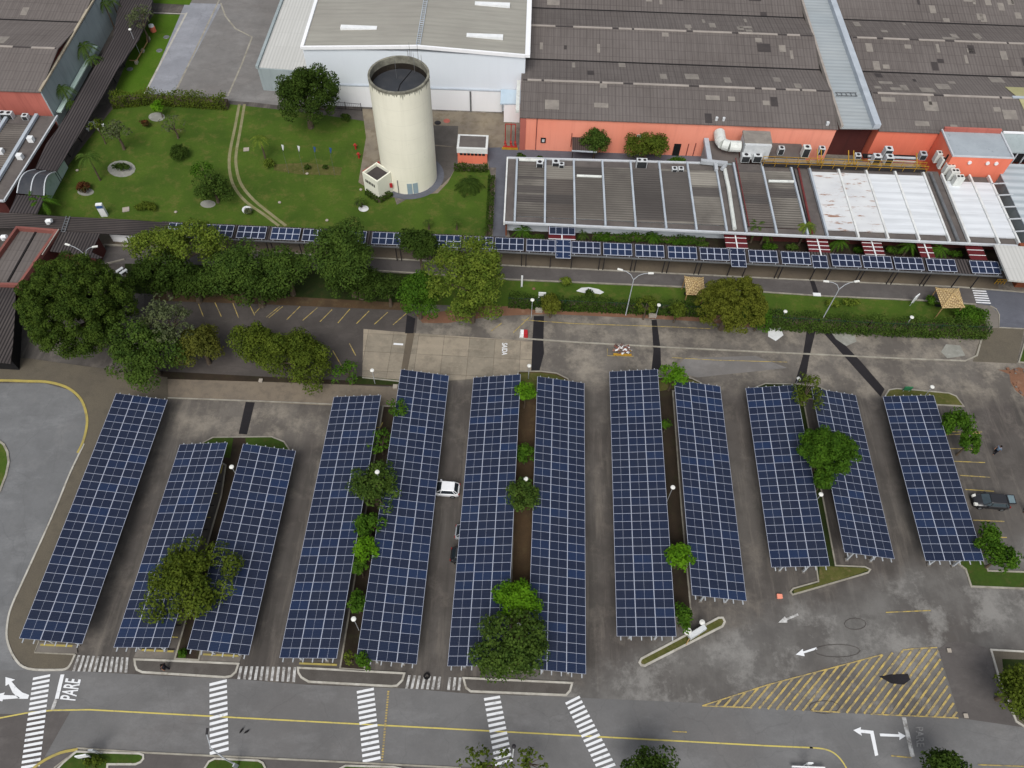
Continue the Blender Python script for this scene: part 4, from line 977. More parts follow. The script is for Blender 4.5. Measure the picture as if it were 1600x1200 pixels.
m = MB(); m.prism([(-3.6,108.2,3.6),(.2,108.4,3.6),(.2,111,4.3),(-3.6,111,4.3)],[(-3.6,108.2,3.4),(.2,108.4,3.4),(.2,111,4.1),(-3.6,111,4.1)],True); m.build('canopy', 'blue_awning', r)
m = MB(); m.box(-3.0,-.4,108.3,108.5,0,3.35); m.build('wall', 'white_low', r)
r = thing('flue_pipe', 'tall segmented white vertical duct beside the coral wall corner', 'duct', (-.8,104,0))
m = MB(); m.bar((-.75,102.2,6.7),(-.75,109.8,6.7),.55,.5); m.build('duct', 'duct', r)
r = thing('valve_manifold', 'red valve manifold with upright pipes beside the coral wall corner', 'pipes', G(799,228))
m = MB()
for k in (-1.0,-.1,.6):
    m.tube((k,0,0),(k,0,4.2),.07); m.tube((k,0,.4),(k+.2,-.6,.4),.16); m.tube((k-.15,0,.7),(k+.15,0,.7),.28)
m.bar((-1.3,-.7,.3),(.9,-.7,.3),.3,.3); m.bar((-1,0,4.2),(.6,0,4.2),.1,.1); add_mesh('pipes', m, ['red_paint'], r)
m = MB(); m.box(-1.5,1.1,-1.0,-.8,0,.35); add_mesh('base', m, ['yellow_steel'], r)
# --- courtyard shelter
r = thing('courtyard_shelter', 'dark slatted square canopy standing against the coral wall', 'canopy', (9.8,99.3,0))
m = MB(); m.prism([(8.0,98.2,2.9),(11.7,98.1,2.9),(11.7,101.2,3.1),(8.0,101.2,3.1)],[(8.0,98.2,2.8),(11.7,98.1,2.8),(11.7,101.2,3),(8.0,101.2,3)],True); m.build('slatted_roof', 'door_slats', r)
m = MB(); m.bar((7.9,98.1,2.95),(11.8,98.0,2.95),.12,.2); m.build('front_beam', 'rib', r)
for xx in (8.1,11.6):
    m = MB(); m.box(xx-.07,xx+.07,98.15,98.3,0,2.8); m.build('post', 'dark_steel', r)
# --- kiosk
r = B('coral_kiosk', 'small coral kiosk with pale parapet and little windows, right of the water tower', 'kiosk', (-7.7,99,0))
kz = 3.0; k0, k1, kya, kyb = -9.85, -5.25, 97.75, 100.9
m = MB(); m.box(k0,k1,kya,kyb,0,kz-.9); m.build('walls', 'coral_bright', r)
m = MB(); m.box(k0-.1,k1+.1,kya-.1,kyb+.1,kz-.9,kz); m.build('parapet', 'rib_white', r)
m = MB(); m.box(k0+.25,k1-.25,kya+.25,kyb-.25,kz,kz+.02); m.build('roof', 'flat_roof', r)
for i in range(7):
    m = MB(); m.box(k0+.35+i*.58,k0+.8+i*.58,kya-.06,kya-.01,kz-1.35,kz-.98); m.build('window', 'dark', r)
# --- water tower
TC = Vector((-17.1, 94.4, 0)); r = thing('water_tower', 'tall cream cylindrical concrete water tower with stained rim and dark open top', 'water tower', TC)
R, TH = 4.2, 17.9
m = MB(); m.lathe(TC, [(R,0),(R,.02),(R,TH-.35)], 64); m.build('shaft', 'tower_cream', r, smooth=True)
m = MB(); m.lathe(TC, [(R,TH-.35),(R+.02,TH-.34),(R+.02,TH),(R-.28,TH),(R-.28,TH-1.0)], 64); m.build('rim', 'tower_rim', r)
m = MB(); m.lathe(TC, [(R-.28,TH-1.0),(R-.28,TH-1.9)], 64); m.build('inner_wall', 'tower_inner', r, smooth=True)
m = MB(); m.face([(TC.x+(R-.28)*math.cos(t), TC.y+(R-.28)*math.sin(t), TH-1.9) for t in [2*math.pi*i/64 for i in range(64)]]); m.build('tank_lid', 'tank_floor', r)
wall('drip_stain', (140,138,122), (170,169,154), (92,90,80), .9, (3,3,.3))
m = MB(); rg = random.Random(2)
for i in range(75):
    a = 2*math.pi*i/75+rg.uniform(-.03,.03); hgt = rg.choice((.15,.25,.4,.3,.6)); wd = rg.uniform(.02,.05)
    p = lambda aa, zz: (TC.x+(R+.012)*math.cos(aa), TC.y+(R+.012)*math.sin(aa), zz)
    m.face([p(a-wd,TH-.35),p(a,TH-.35-hgt*1.5),p(a+wd,TH-.35)])
m.build('rim_drips', 'drip_stain', r)
for (dx, dy, h_) in ((1.2,3.8,4.2),(2.4,3.2,5.2),(1.8,2.9,2.4),(2.9,2.7,2.2),(-.6,1.5,2.6),(.9,3.9,1.8)):
    m = MB(); m.tube((TC.x+dx,TC.y+dy,TH-1.8),(TC.x+dx,TC.y+dy,TH+h_*.55),.035,.02,6); m.build('antenna', 'steel', r)
m = MB(); m.bar((TC.x,TC.y+.3,TH-1.86),(TC.x-.3,TC.y-3.8,TH-1.86),.12,.05); m.bar((TC.x,TC.y+.3,TH-1.86),(TC.x+1.3,TC.y+3.6,TH-1.86),.12,.05); m.build('lid_seam', 'dark', r)
m = MB()
for k in (-.25,.25): m.bar((TC.x+1.1+k,TC.y+R-.05,TH-1.8),(TC.x+1.1+k,TC.y+R-.05,TH+.9),.06,.06)
for i in range(8): m.bar((TC.x+.85,TC.y+R-.05,TH-1.6+i*.32),(TC.x+1.35,TC.y+R-.05,TH-1.6+i*.32),.05,.05)
m.build('ladder', 'galv', r)
aD = math.radians(-77)
for s in (-1,1):
    a = aD+s*.105; cx, cy = TC.x+(R+.03)*math.cos(a), TC.y+(R+.03)*math.sin(a); tx, ty = -math.sin(a)*.38, math.cos(a)*.38
    m = MB(); m.prism([(cx-tx,cy-ty,2.1),(cx+tx,cy+ty,2.1),(cx+tx*.98-.1*math.cos(a),cy+ty*.98-.1*math.sin(a),2.1),(cx-tx-.1*math.cos(a),cy-ty-.1*math.sin(a),2.1)],[(cx-tx,cy-ty,.1),(cx+tx,cy+ty,.1),(cx+tx-.1*math.cos(a),cy+ty-.1*math.sin(a),.1),(cx-tx-.1*math.cos(a),cy-ty-.1*math.sin(a),.1)]); m.build('door_leaf', 'glassblue', r)
a = math.radians(-107); m = MB(); m.tube((TC.x+(R+.1)*math.cos(a),TC.y+(R+.1)*math.sin(a),0),(TC.x+(R+.1)*math.cos(a),TC.y+(R+.1)*math.sin(a),2.6),.06); m.build('downpipe', 'steel', r)
r = B('pump_house', 'small cream pump house joined to the left foot of the water tower', 'pump house', (-20.5,90,0))
pc = [G(594,314), G(571,299), G(592,286), G(618,300)]
pf, pl = Vector(pc[0][:2]), Vector(pc[1][:2]); u = (pl-pf); v = Vector((-u.y,u.x)).normalized()*-1
w1 = pf+Vector((u.y,-u.x)).normalized()*-0
dirr = Vector((-u.y, u.x)).normalized()
if dirr.x < 0: dirr = -dirr
ring = ccw([tuple(pf), tuple(pf+dirr*3.0), tuple(pl+dirr*3.0), tuple(pl)])
m = MB(); m.ext(ring, 0, 3.2); m.build('walls', 'cream', r)
inr = offset(ring, .22); m = MB()
for i in range(4):
    j = (i+1) % 4; m.prism([(*ring[i],3.75),(*ring[j],3.75),(*inr[j],3.75),(*inr[i],3.75)],[(*ring[i],3.2),(*ring[j],3.2),(*inr[j],3.2),(*inr[i],3.2)])
m.build('parapet', 'cream', r)
m = MB(); m.face([(x,y,3.24) for x,y in inr]); m.build('roof', 'roof_patch_dark', r)
for i in range(6):
    t = .22+i*.11; p = pf.lerp(pl, t)-dirr*.02; q = pf.lerp(pl, t+.075)-dirr*.02
    m = MB(); m.face([(p.x,p.y,2.2),(q.x,q.y,2.2),(q.x,q.y,2.75),(p.x,p.y,2.75)]); m.build('vent_opening', 'dark', r)
p = pf+dirr*2.45-u.normalized()*.06; m = MB(); m.box(p.x-.25,p.x+.25,p.y-.12,p.y,1.1,1.9); m.build('hose_box', 'plastic_red', r)
r = thing('red_pipework', 'red pipe manifold on the grass behind the cream pump house', 'pipes', G(578,263))
m = MB(); a0, a1 = G(567,268,1.0)-G(578,263), G(592,253,1.0)-G(578,263)
a0 = Vector((a0.x,a0.y,1.0)); a1 = Vector((a1.x,a1.y,1.0)); m.tube(a0,a1,.12); m.tube(a0-Vector((0,0,.7)),a1-Vector((0,0,.7)),.12)
for i in range(9):
    q = a0.lerp(a1,i/8); m.tube(q-Vector((0,0,1)),q,.07); m.tube(q,q+Vector((.4,-.5,-.6)),.06)
add_mesh('pipes', m, ['red_paint'], r)
for lab, q in (('red hydrant on the lawn edge left of the water tower',(561,247)), ('red twin pipe stand on the lawn above the hydrant',(556,233))):
    r = thing('hydrant', lab, 'hydrant', G(*q)); m = MB(); m.tube((0,0,0),(0,0,1),.14); m.tube((-.3,0,.75),(.3,0,.75),.1); m.tube((0,0,1),(0,0,1.12),.2,.05); add_mesh('body', m, ['red_paint'], r)
# --- far left buildings
r = B('factory_hall', 'factory hall in the upper left corner with tan roof edge and grey blue side wall', 'factory', (-85,105,0))
gable_hall(r, -150, -74.95, 103.1, 4, 6.3, 1.3, 9.5, seed=21, patches=70)
m = MB(); m.box(-150,-75.1,103.3,175,0,6.1); m.build('front_wall', 'coral_dark', r)
m = MB(); m.box(-75.08,-74.85,103.25,175,0,6.2); m.build('side_wall', 'grey_wall', r)
m = MB(); m.bar((-74.9,103.1,6.5),(-74.9,175,6.9),.4,.25); m.build('edge_flashing', 'cream_trim', r)
m = MB(); m.bar((-74.3,104,2.0),(-74.3,122,2.0),.8,.25); m.build('side_ledge', 'pale_green', r)
r = B('low_office', 'low ribbed roof building at the far left with dark red walls', 'office', (-78,92,0))
q = [(-74.0,82.3),(-73.2,101.6),(-120,101.6),(-120,82.3)]
m = MB(); m.ext(offset(ccw(q),.5), 0, 2.9); m.build('walls', 'recess_red', r)
m = MB(); m.ext(q, 2.9, 3.05); m.build('roof', 'flat_roof', r)
x = -76.4
for i in range(7):
    m = MB(); xa, xb = x-4.1, x-.3
    for j in range(30):
        a = 83.8+j*.52; m.face([(xa,a,3.1),(xb,a,3.1),(xb,a+.26,3.28),(xa,a+.26,3.28)]); m.face([(xa,a+.26,3.28),(xb,a+.26,3.28),(xb,a+.52,3.1),(xa,a+.52,3.1)])
    m.build('roof_sheet', 'roof_low_brown', r)
    m = MB(); m.bar((x,82.6,3.4),(x+.2,101.4,3.4),.5,.4); m.build('rib', 'rib', r); x -= 4.4
m = MB(); m.bar((-73.95,82.3,3.15),(-73.15,101.6,3.15),.22,.3); m.bar((-120,82.3,3.15),(-74,82.3,3.15),.22,.3); m.build('fascia', 'fascia', r)
for px, py in ((49,219),(32,246),(2,238)): 
    p = G(px,py,3.3); m = MB(); m.box(p.x-.4,p.x+.4,p.y-.35,p.y+.35,3.1,3.9); m.build('roof_vent', 'white_paint', r)
# slatted walk roof running up the left
def poly_roof(root, px, z, mat, th=.12, name='slatted_roof'):
    pts = [G(a,b,z) for a,b in px]; ring = ccw([(p.x,p.y) for p in pts]); m = MB(); m.ext(ring, z-th, z); return m.build(name, mat, root)
r = thing('slatted_walkway', 'long dark slatted walkway roof climbing the left side beside the grey blue wall', 'walkway', (-66,100,0))
stripes('slats_diag', (76,70,70), (30,28,29), .45, 'X', (62,57,57), dark=1, duty=.55, rot=0)
poly_roof(r, [(55,263),(88,268),(126,207),(160,150),(181,112),(217,62),(236,15),(240,-20),(190,-20),(176,60),(140,117),(100,187),(72,225)], 3.0, 'slats_diag')
poly_roof(r, [(26,304),(70,308),(58,334),(14,332)], 3.0, 'slats_diag')
for px, py in ((182,130),(196,105),(213,75),(110,245),(92,270),(226,35),(128,222)):
    p = G(px,py,0); m = MB(); m.bar((p.x,p.y,0),(p.x-.6,p.y,2.9),.14,.14); m.build('post', 'dark_steel', r)
r = thing('vaulted_canopy', 'grey vaulted metal canopy with white edge ribs between the slatted walkway roofs', 'canopy', (-70,87,0))
pa, pb, pc_, pd = G(55,265,3), G(88,269,3), G(70,306,3), G(26,302,3)
m = MB(); mr = MB(); K = 10
def vp(s, t):
    a = pa.lerp(pb, s); b = pd.lerp(pc_, s); q = a.lerp(b, t); return Vector((q.x, q.y, 3.0+1.1*math.sin(math.pi*t)))
for i in range(K): m.face([vp(0,(i+1)/K),vp(1,(i+1)/K),vp(1,i/K),vp(0,i/K)])
m.build('vault', 'tank_floor', r)
for s in (.02,.5,.98):
    for i in range(K): mr.bar(vp(s,i/K)+Vector((0,0,.06)),vp(s,(i+1)/K)+Vector((0,0,.06)),.14,.1)
mr.build('ribs', 'fascia', r)
r = thing('painted_screen', 'pale green and white stained screen wall along the lawn, right of the vaulted canopy', 'screen wall', (-66,88,0))
a, b = G(106,262), G(78,314); m = MB(); m.bar((a.x,a.y,1.3),(b.x,b.y,1.3),.15,2.6); m.build('panel', 'pale_green', r)
for t in (.35,.42):
    q = a.lerp(b,t); m = MB(); m.box(q.x-.1,q.x+.1,q.y-.22,q.y-.1,0,2.7); m.build('post', 'dark_steel', r)
# bottom left: horizontal slatted roof, lodge, dark roofs
r = thing('slatted_walkway', 'dark horizontally slatted walkway roof below the lawn at left, without solar panels', 'walkway', (-60,81,0))
poly_roof(r, [(-80,331),(0,332),(100,338),(200,343),(266,348),(262,371),(150,364),(92,360),(-80,352)], 3.1, 'slats', .12)
m = MB(); a, b = G(96,362,3.2), G(104,338,3.2); m.bar(a,b,.1,.15); m.bar(a+Vector((.5,0,0)),b+Vector((.5,0,0)),.1,.15)
for i in range(6): m.bar(a.lerp(b,i/6),a.lerp(b,i/6)+Vector((.5,0,0)),.1,.1)
m.build('roof_ladder', 'steel', r)
for px, py in ((203,383),(207,380)):
    p = G(px,py,0); m = MB(); m.bar((p.x,p.y,0),(p.x-.3,p.y+1.2,3),.14,.14); m.build('post', 'dark_steel', r)
m = MB(); a, b = G(176,380), G(222,384); m.bar((a.x,a.y+.4,1.1),(b.x,b.y+.4,1.1),.12,2.2); m.build('white_panel', 'white_low', r)
r = B('gate_lodge', 'flat roofed lodge with coral parapets at the left edge, above the big pine', 'building', (-68,74,0))
q = [G(25,353,3.7), G(91,358,3.7), G(30,445,3.7), G(-40,444,3.7)]; ring = ccw([(p.x,p.y) for p in q])
m = MB(); m.ext(ring, 0, 3.0); m.build('walls', 'recess_red', r); inr = offset(ring, .35); m = MB()
for i in range(4):
    j = (i+1) % 4; m.prism([(*ring[i],3.7),(*ring[j],3.7),(*inr[j],3.7),(*inr[i],3.7)],[(*ring[i],3.0),(*ring[j],3.0),(*inr[j],3.0),(*inr[i],3.0)])
m.build('parapet', 'coral_weathered', r); m = MB(); m.face([(x,y,3.05) for x,y in inr]); m.build('roof', 'roof_hall', r)
a, b = G(57,360,3.15), G(12,440,3.15); m = MB(); m.bar(a,b,.25,.1); m.build('roof_gutter', 'gutter_dark', r)
a, b = G(92,358,3.8), G(66,398,3.8); m = MB(); m.bar(a,b,.12,.1); m.build('parapet_cap', 'ridgecap', r)
r = thing('slatted_shed', 'dark corrugated roof between the coral parapet lodge and the small paved yard', 'shed', (-60,75,0))
poly_roof(r, [(94,361),(156,365),(143,394),(160,402),(152,404),(120,398),(78,392)], 3.2, 'slats_x')
m = MB(); a, b = G(98,366,0), G(150,392,0); q = offset(ccw([(p.x,p.y) for p in (G(94,361,3.2),G(156,365,3.2),G(143,394,3.2),G(82,390,3.2))]),.3); m.ext(q,0,3.0); m.build('walls', 'recess_red', r)
r = thing('slatted_shed', 'dark corrugated roof at the left frame edge below the coral parapet lodge', 'shed', (-67,60,0))
poly_roof(r, [(-60,446),(24,450),(24,480),(20,540),(16,568),(-60,560)], 3.2, 'slats_x')
q = offset(ccw([(p.x,p.y) for p in (G(-60,450,3.2),G(22,452,3.2),G(16,560,3.2),G(-60,556,3.2))]),.4); m = MB(); m.ext(q,0,3.0); m.build('walls', 'dark', r)
kerbline('yard_kerb', [(207,385),(164,383),(153,409)], .25, .2, 'kerb'); kerbline('yard_kerb', [(166,413),(195,406)], .2, .2, 'kerb')
for lab, q in (('white curled vent on the slatted roof by the lodge',(76,349)),('white vent on the dark roof left of the lodge',(6,374))):
    r = thing('roof_vent', lab, 'vent', G(*q,3.2)); m = MB(); m.tube((0,0,0),(0,0,.5),.3); m.tube((0,0,.5),(.7,0,.6),.28); add_mesh('hood', m, ['white_paint'], r)
# ================================================================== SOLAR WALKWAY
r = thing('solar_walkway', 'long slatted walkway roof carrying a chain of small solar tables', 'walkway', G(800,372))
def wy(x): return 77.45-.0155*x if x > 0 else 77.45-.011*x
m = MB(); zz = 3.0
RF, RB = 1.25, 1.6
xs = np.arange(-50.5, 68.5, 1.0)
for i in range(len(xs)-1):
    a, b = xs[i], xs[i+1]; m.prism([(a,wy(a)-RF,zz),(b,wy(b)-RF,zz),(b,wy(b)+RB,zz),(a,wy(a)+RB,zz)],[(a,wy(a)-RF,zz-.1),(b,wy(b)-RF,zz-.1),(b,wy(b)+RB,zz-.1),(a,wy(a)+RB,zz-.1)],True)
m.build('slatted_roof', 'slats_x', r)
m = MB()
for i in range(len(xs)-1):
    a, b = xs[i], xs[i+1]; m.bar((a,wy(a)-RF-.07,zz-.05),(b,wy(b)-RF-.07,zz-.05),.12,.22)
m.build('front_beam', 'steel', r)
def table(x, nx, y0=0, ny=2, w_=1.0, h_=1.02, low=0):
    m = MB(); L, Wd = nx*w_, ny*h_; yc = wy(x)-.15+y0
    t = math.radians(7)
    def q(u, v, k): return (x+u, yc+v*math.cos(t), zz+.42+v*math.sin(t)+k-low)
    m.mat(0).prism([q(-L/2,-Wd/2,0),q(L/2,-Wd/2,0),q(L/2,Wd/2,0),q(-L/2,Wd/2,0)],[q(-L/2,-Wd/2,-.05),q(L/2,-Wd/2,-.05),q(L/2,Wd/2,-.05),q(-L/2,Wd/2,-.05)],True)
    for i in range(nx):
        for j in range(ny):
            u0, v0 = -L/2+i*w_+.05, -Wd/2+j*h_+.05
            m.mat(1).face([q(u0,v0,.005),q(u0+w_-.1,v0,.005),q(u0+w_-.1,v0+h_-.1,.005),q(u0,v0+h_-.1,.005)])
    for i in (-1,1): m.mat(2).bar((x+i*L*.4,yc-1.1,zz),(x+i*L*.4,yc-1.1,zz+.25),.08,.08); m.bar((x+i*L*.4,yc+1.1,zz),(x+i*L*.4,yc+1.1,zz+.5),.08,.08)
    m.build('solar_table', ['alu','pv_glass','galv'], r)
tabs = [(286,4),(343,4),(394,4),(447,4),(496,4),(550,4),(604,4),(652,4),(698,4),(748,4),(796,4),(845,4),(915.5,4),(965,4),(1015,4),(1066,4),(1116,4),(1192,4),(1243,4),(1321,4),(1370,4),(1419,4),(1470,4),(1538,4)]
for px, nx in tabs:
    yy = 355+(px-286)*.0475; p = G(px, yy, 3.4); table(p.x, nx)
for px, py in ((880,388),(1153,401),(1281,408)):
    p = G(px, py, 3.3); table(p.x, 2, -.35, 2 if px > 1200 else 3, 1.05, 1.05, .1)
x = -50.0
pxs = [(423,0),(430,0),(475,0),(481,0),(620,0)]
for px in (420,427,471,478,620,627,668,675,719,726,766,773,815,822,860,893,936,943,986,992,1036,1043,1086,1093,1138,1162,1212,1218,1268,1292,1338,1344,1388,1395,1440,1446,1490,1520):
    p = G(px, 395+(px-800)*.045+ (8 if px > 400 else 0), 1.2); m = MB(); m.bar((p.x,wy(p.x)-1.1,0),(p.x,wy(p.x)-1.1,2.9),.12,.12); m.build('post', 'dark_steel', r)
# small entrance canopies between walkway and office block
def entry(px, py, wpx, lab, stripes_n=4, pv_=False, post=True):
    p = G(px, py, 2.9); wd = wpx*mpp(p)/2; r = thing('entrance_canopy', lab, 'canopy', (p.x,p.y,0), 'red tiled entrance canopies')
    m = MB(); m.box(-wd,wd,-1.6,1.9,2.75,2.9); add_mesh('tiled_roof', m, ['red_tile'], r)
    m = MB()
    for k in range(stripes_n): y = -1.3+k*3.0/max(1,stripes_n-1)-.1; m.box(-wd,wd,y,y+.08,2.9,2.95)
    add_mesh('white_battens', m, ['white_paint'], r)
    if pv_ != 'none':
        m = MB(); m.box(-.09,.07,-1.9,2.2,2.97,3.08); add_mesh('cable_tray', m, ['white_paint'], r)
    for s in (-1,1):
        m = MB(); m.box(s*wd*.85-.07,s*wd*.85+.07,-1.4,-1.26,0,2.75); add_mesh('post', m, ['dark_steel'], r)
    return r
r0 = entry(878, 363, 42, 'entrance canopy covered with solar panels except for a red lower edge', 2)
m = MB()
for i in range(4):
    for j in range(2): m.face([(-1.75+i*.9,-.6+j*1.3,3.16),(-1.75+i*.9+.84,-.6+j*1.3,3.16),(-1.75+i*.9+.84,-.6+j*1.3+1.24,3.16),(-1.75+i*.9,-.6+j*1.3+1.24,3.16)])
m.mat(1).box(-1.85,1.85,-.68,2.05,3.08,3.15); add_mesh('solar_table', m, ['pv_glass','alu'], r0)
entry(1150, 377, 34, 'red tiled canopy at the foot of the cream roof duct')
entry(1279, 385, 33, 'red tiled canopy at the foot of the dusty red roof pipe', 5)
entry(1364, 387, 31, 'red tiled canopy below the second white roof bay', 5)
entry(1447, 392, 22, 'narrow red tiled canopy between two bushy palms', 4)
entry(1526, 396, 26, 'red tiled canopy nearest the white roofed lodge', 4, 'none')
# ================================================================== TREES AND PLANTS
def leaf_mesh(name, C, Nrm, size, mat, parent, origin, rng, aspect=.6):
    """many small leaf-cluster faces: C centres (n,3), Nrm normals"""
    n = len(C); Nrm = Nrm/np.maximum(1e-6, np.linalg.norm(Nrm, axis=1))[:,None]
    a = rng.normal(size=(n,3)); u = np.cross(Nrm, a); u /= np.maximum(1e-6, np.linalg.norm(u, axis=1))[:,None]; v = np.cross(Nrm, u)
    s = (size*rng.uniform(.6, 1.35, n))[:,None]
    V = np.empty((n,4,3)); bend = Nrm*s*.22
    V[:,0] = C-u*s; V[:,1] = C-v*s*aspect+bend; V[:,2] = C+u*s; V[:,3] = C+v*s*aspect+bend
    V = V.reshape(-1,3)-np.array(origin)
    me = bpy.data.meshes.new(name); me.vertices.add(4*n); me.vertices.foreach_set('co', V.ravel()); me.loops.add(4*n)
    me.loops.foreach_set('vertex_index', np.arange(4*n, dtype=np.int32)); me.polygons.add(n)
    me.polygons.foreach_set('loop_start', np.arange(0,4*n,4, dtype=np.int32)); me.polygons.foreach_set('loop_total', np.full(n,4,dtype=np.int32))
    me.materials.append(M[mat]); me.update(calc_edges=True); me.validate()
    o = bpy.data.objects.new(name, me); COL.objects.link(o); o.parent = parent
    return o
def lobes(rng):
    k = rng.normal(size=(5,3))*1.6; ph = rng.uniform(0,6.28,5)
    return lambda d: 1+.17*np.sin(d@k.T+ph).sum(1)/1.4
TREES = 0
def tree(label, cx, cy, rp, h, leaf, dens=1.0, rnd=1.0, ry=None, ratio=.72, clump=None, grp='trees among the carports', cat='tree', name='tree', size=.165, off=(0,0), gaps=0., nclump=None, low=-.35, limbs=5, name_crown='crown'):
    global TREES; TREES += 1
    rng = np.random.default_rng(100+TREES)
    P = G(cx, cy, h*.62); R = rp*mpp(P); RY = (ry or rp)*mpp(P); rz = min(R*ratio, h*.46); zc = h-rz*.95
    P = G(cx, cy, zc); base = Vector((P.x+off[0], P.y+off[1], 0)); r = thing(name, label, cat, base, grp)
    lf = lobes(rng); rc = clump or min(1.25, max(.4, R*.3)); Rm = math.sqrt(R*RY)
    nc = nclump or int(max(7, 3.8*(Rm/rc)**2*(1-gaps)))
    d = rng.normal(size=(nc*3,3)); d /= np.linalg.norm(d,axis=1)[:,None]; d = d[d[:,2] > low][:nc]
    rad = (1+(lf(d)-1)*rnd)*rng.uniform(.62,1.0,len(d))*(1-.62*rc/Rm)
    cc = d*rad[:,None]*np.array([R,RY,rz])+np.array([P.x,P.y,zc])
    if gaps < .3:
        k = max(3, nc//5); d2 = rng.normal(size=(k,3)); d2 /= np.linalg.norm(d2,axis=1)[:,None]
        cc = np.vstack([cc, d2*(rng.uniform(.1,.5,k))[:,None]*np.array([R,RY,rz])+np.array([P.x,P.y,zc])])
    crad = rc*rng.uniform(.65,1.25,len(cc))
    per = np.maximum(12, (dens*62*(crad/rc)**2*(rc/.9)**2*(.2/size)**2).astype(int))
    idx = np.repeat(np.arange(len(cc)), per); n = len(idx)
    q = rng.normal(size=(n,3)); q /= np.linalg.norm(q,axis=1)[:,None]; q[:,2] = np.where((q[:,2] < -.3)&(rng.random(n) < .6), -q[:,2], q[:,2])
    rr = crad[idx]*rng.uniform(.45,1.05,n)**.6; pos = cc[idx]+q*rr[:,None]*np.array([1,1,.8]); pos[:,2] = np.maximum(pos[:,2], .15)
    nr = q*.9+rng.normal(size=(n,3))*.5+np.array([0,0,.35])
    leaf_mesh(name_crown, pos, nr, size, leaf, r, base, rng)
    if limbs:
        m = MB(); tr = max(.07, min(.42, R*.07)); top = Vector((P.x,P.y,zc)); b = base.copy()
        fork = b.lerp(top,.6); m.path([b, b.lerp(top,.3)+Vector((.08,.05,0)), fork], [tr*1.3,tr,tr*.75], 8)
        o = m.build('trunk', 'bark', r)
        m = MB()
        for i in range(min(limbs+2,len(cc))):
            c = Vector(cc[i]); mid = fork.lerp(c,.5)+Vector((0,0,.25)); m.path([fork, mid, c], [tr*.6,tr*.35,tr*.12], 6)
        m.build('limbs', 'bark', r)
    return r
def shrub(label, cx, cy, rp, h, leaf, grp='shrubs', **k):
    k.setdefault('ratio', .8); k.setdefault('size', .13); k.setdefault('low', -.1)
    return tree(label, cx, cy, rp, h, leaf, grp=grp, cat='shrub', name='shrub', limbs=0, name_crown='foliage', clump=k.pop('clump', .35), **k)
G1 = 'trees between the walkway and the upper lot'; G2 = 'trees in the medians between the carports'; G3 = 'trees on the lawn'; G4 = 'trees along the bottom edge'
tree('huge dark pine with round tufts, biggest tree in the picture, at the left', 122,482,100,13,'leaf_pine', 1.5, .5, ry=88, clump=.72, size=.13, grp=G1, ratio=.85, name='pine_tree', nclump=520)
tree('greyish green thin leaved tree leaning right of the huge pine, over the carport top', 226,552,62,8,'leaf_mid', 1, ry=66, grp=G1, gaps=.1)
tree('pale thin crowned tree between the huge pine and the dark upper lot', 256,500,46,9,'leaf_grey', .6, grp=G1, gaps=.4, clump=.6)
tree('brownish olive round tree, left one of the three olive trees above the dusty pavement', 313,541,41,6,'leaf_autumn', 1.3, ry=40, grp=G1, size=.15)
tree('olive tree in the middle of the three above the dusty pavement', 394,530,43,6,'leaf_olive', 1.3, ry=38, grp=G1, size=.15)
tree('largest and rightmost of the three olive trees above the dusty pavement', 470,558,60,6.5,'leaf_olive', 1.3, ry=52, grp=G1, size=.15)
tree('small sparse tree with grey bare branches beside the concrete slab', 545,582,24,4,'leaf_green', .6, grp=G1, gaps=.5)
tree('broad yellow green tree beside the white panel, left end of the walkway tree row', 272,390,76,10,'leaf_fresh', 1, ry=40, grp=G1)
tree('dark green tree under the broad yellow green one', 250,432,64,7.5,'leaf_dark', 1, ry=34, grp=G1)
tree('mid green dense tree between the yellow green tree and the tall one by the walkway', 366,426,60,9,'leaf_mid', 1, ry=44, grp=G1)
tree('dark low tree filling the gap below the two mid green trees', 400,452,70,6,'leaf_dark', 1, ry=26, grp=G1)
tree('dark low tree below the broad yellow green one, by the upper lot', 300,446,60,6,'leaf_dark', 1, ry=24, grp=G1)
tree('dark low tree between the tall blue green one and the mixed green one', 606,452,34,5.5,'leaf_dark', 1, ry=24, grp=G1)
tree('lower mid green tree left of the tall blue green tree', 446,422,52,8,'leaf_mid', 1, ry=38, grp=G1)
tree('tall blue green tree rising over the solar walkway', 541,402,57,12,'leaf_mid', 1.1, ry=66, grp=G1, ratio=.95)
tree('dark skirt tree at the foot of the tall blue green tree', 560,440,60,6,'leaf_dark', .9, ry=26, grp=G1)
tree('glossy very dark round tree touching the solar walkway', 655,386,34,7.5,'leaf_dark', 1.3, grp=G1)
tree('mixed green tree with reddish tips left of the large yellow green one', 652,455,42,8,'leaf_green', 1, ry=48, grp=G1)
tree('large bright yellow green tree over the service road, right end of the tree row', 732,430,60,11,'leaf_fresh', 1.1, ry=60, grp=G1, size=.17)
tree('lower right skirt of foliage tree beside the orange soil', 738,478,46,6,'leaf_fresh', .7, ry=26, grp=G1, gaps=.15)
tree('small round clipped yellow olive tree on the fence line next to a black tar strip', 861,478,20,3.6,'leaf_dome', 1.2, grp=G1, size=.14)
tree('big smooth olive brown dome shaped tree beside the thatched gazebo', 1141,476,59,8.5,'leaf_dome', 1.5, .3, ry=50, clump=.5, size=.13, grp=G1, nclump=330)
tree('sparse young tree behind the left fence, right of the tall double street lamp', 1010,478,20,4,'leaf_olive', .6, gaps=.4, grp=G1)
tree('small round green tree behind the fence left of the olive brown dome', 1058,485,15,3.5,'leaf_olive', 1, grp=G1)
tree('green bush tree squeezed right of the olive brown dome', 1186,500,20,3.5,'leaf_green', .9, grp=G1)
tree('bright round tree at the top of the carport median right of the widest lane', 1052,588,24,4.6,'leaf_bright', 1, ry=17, grp=G2, size=.16)
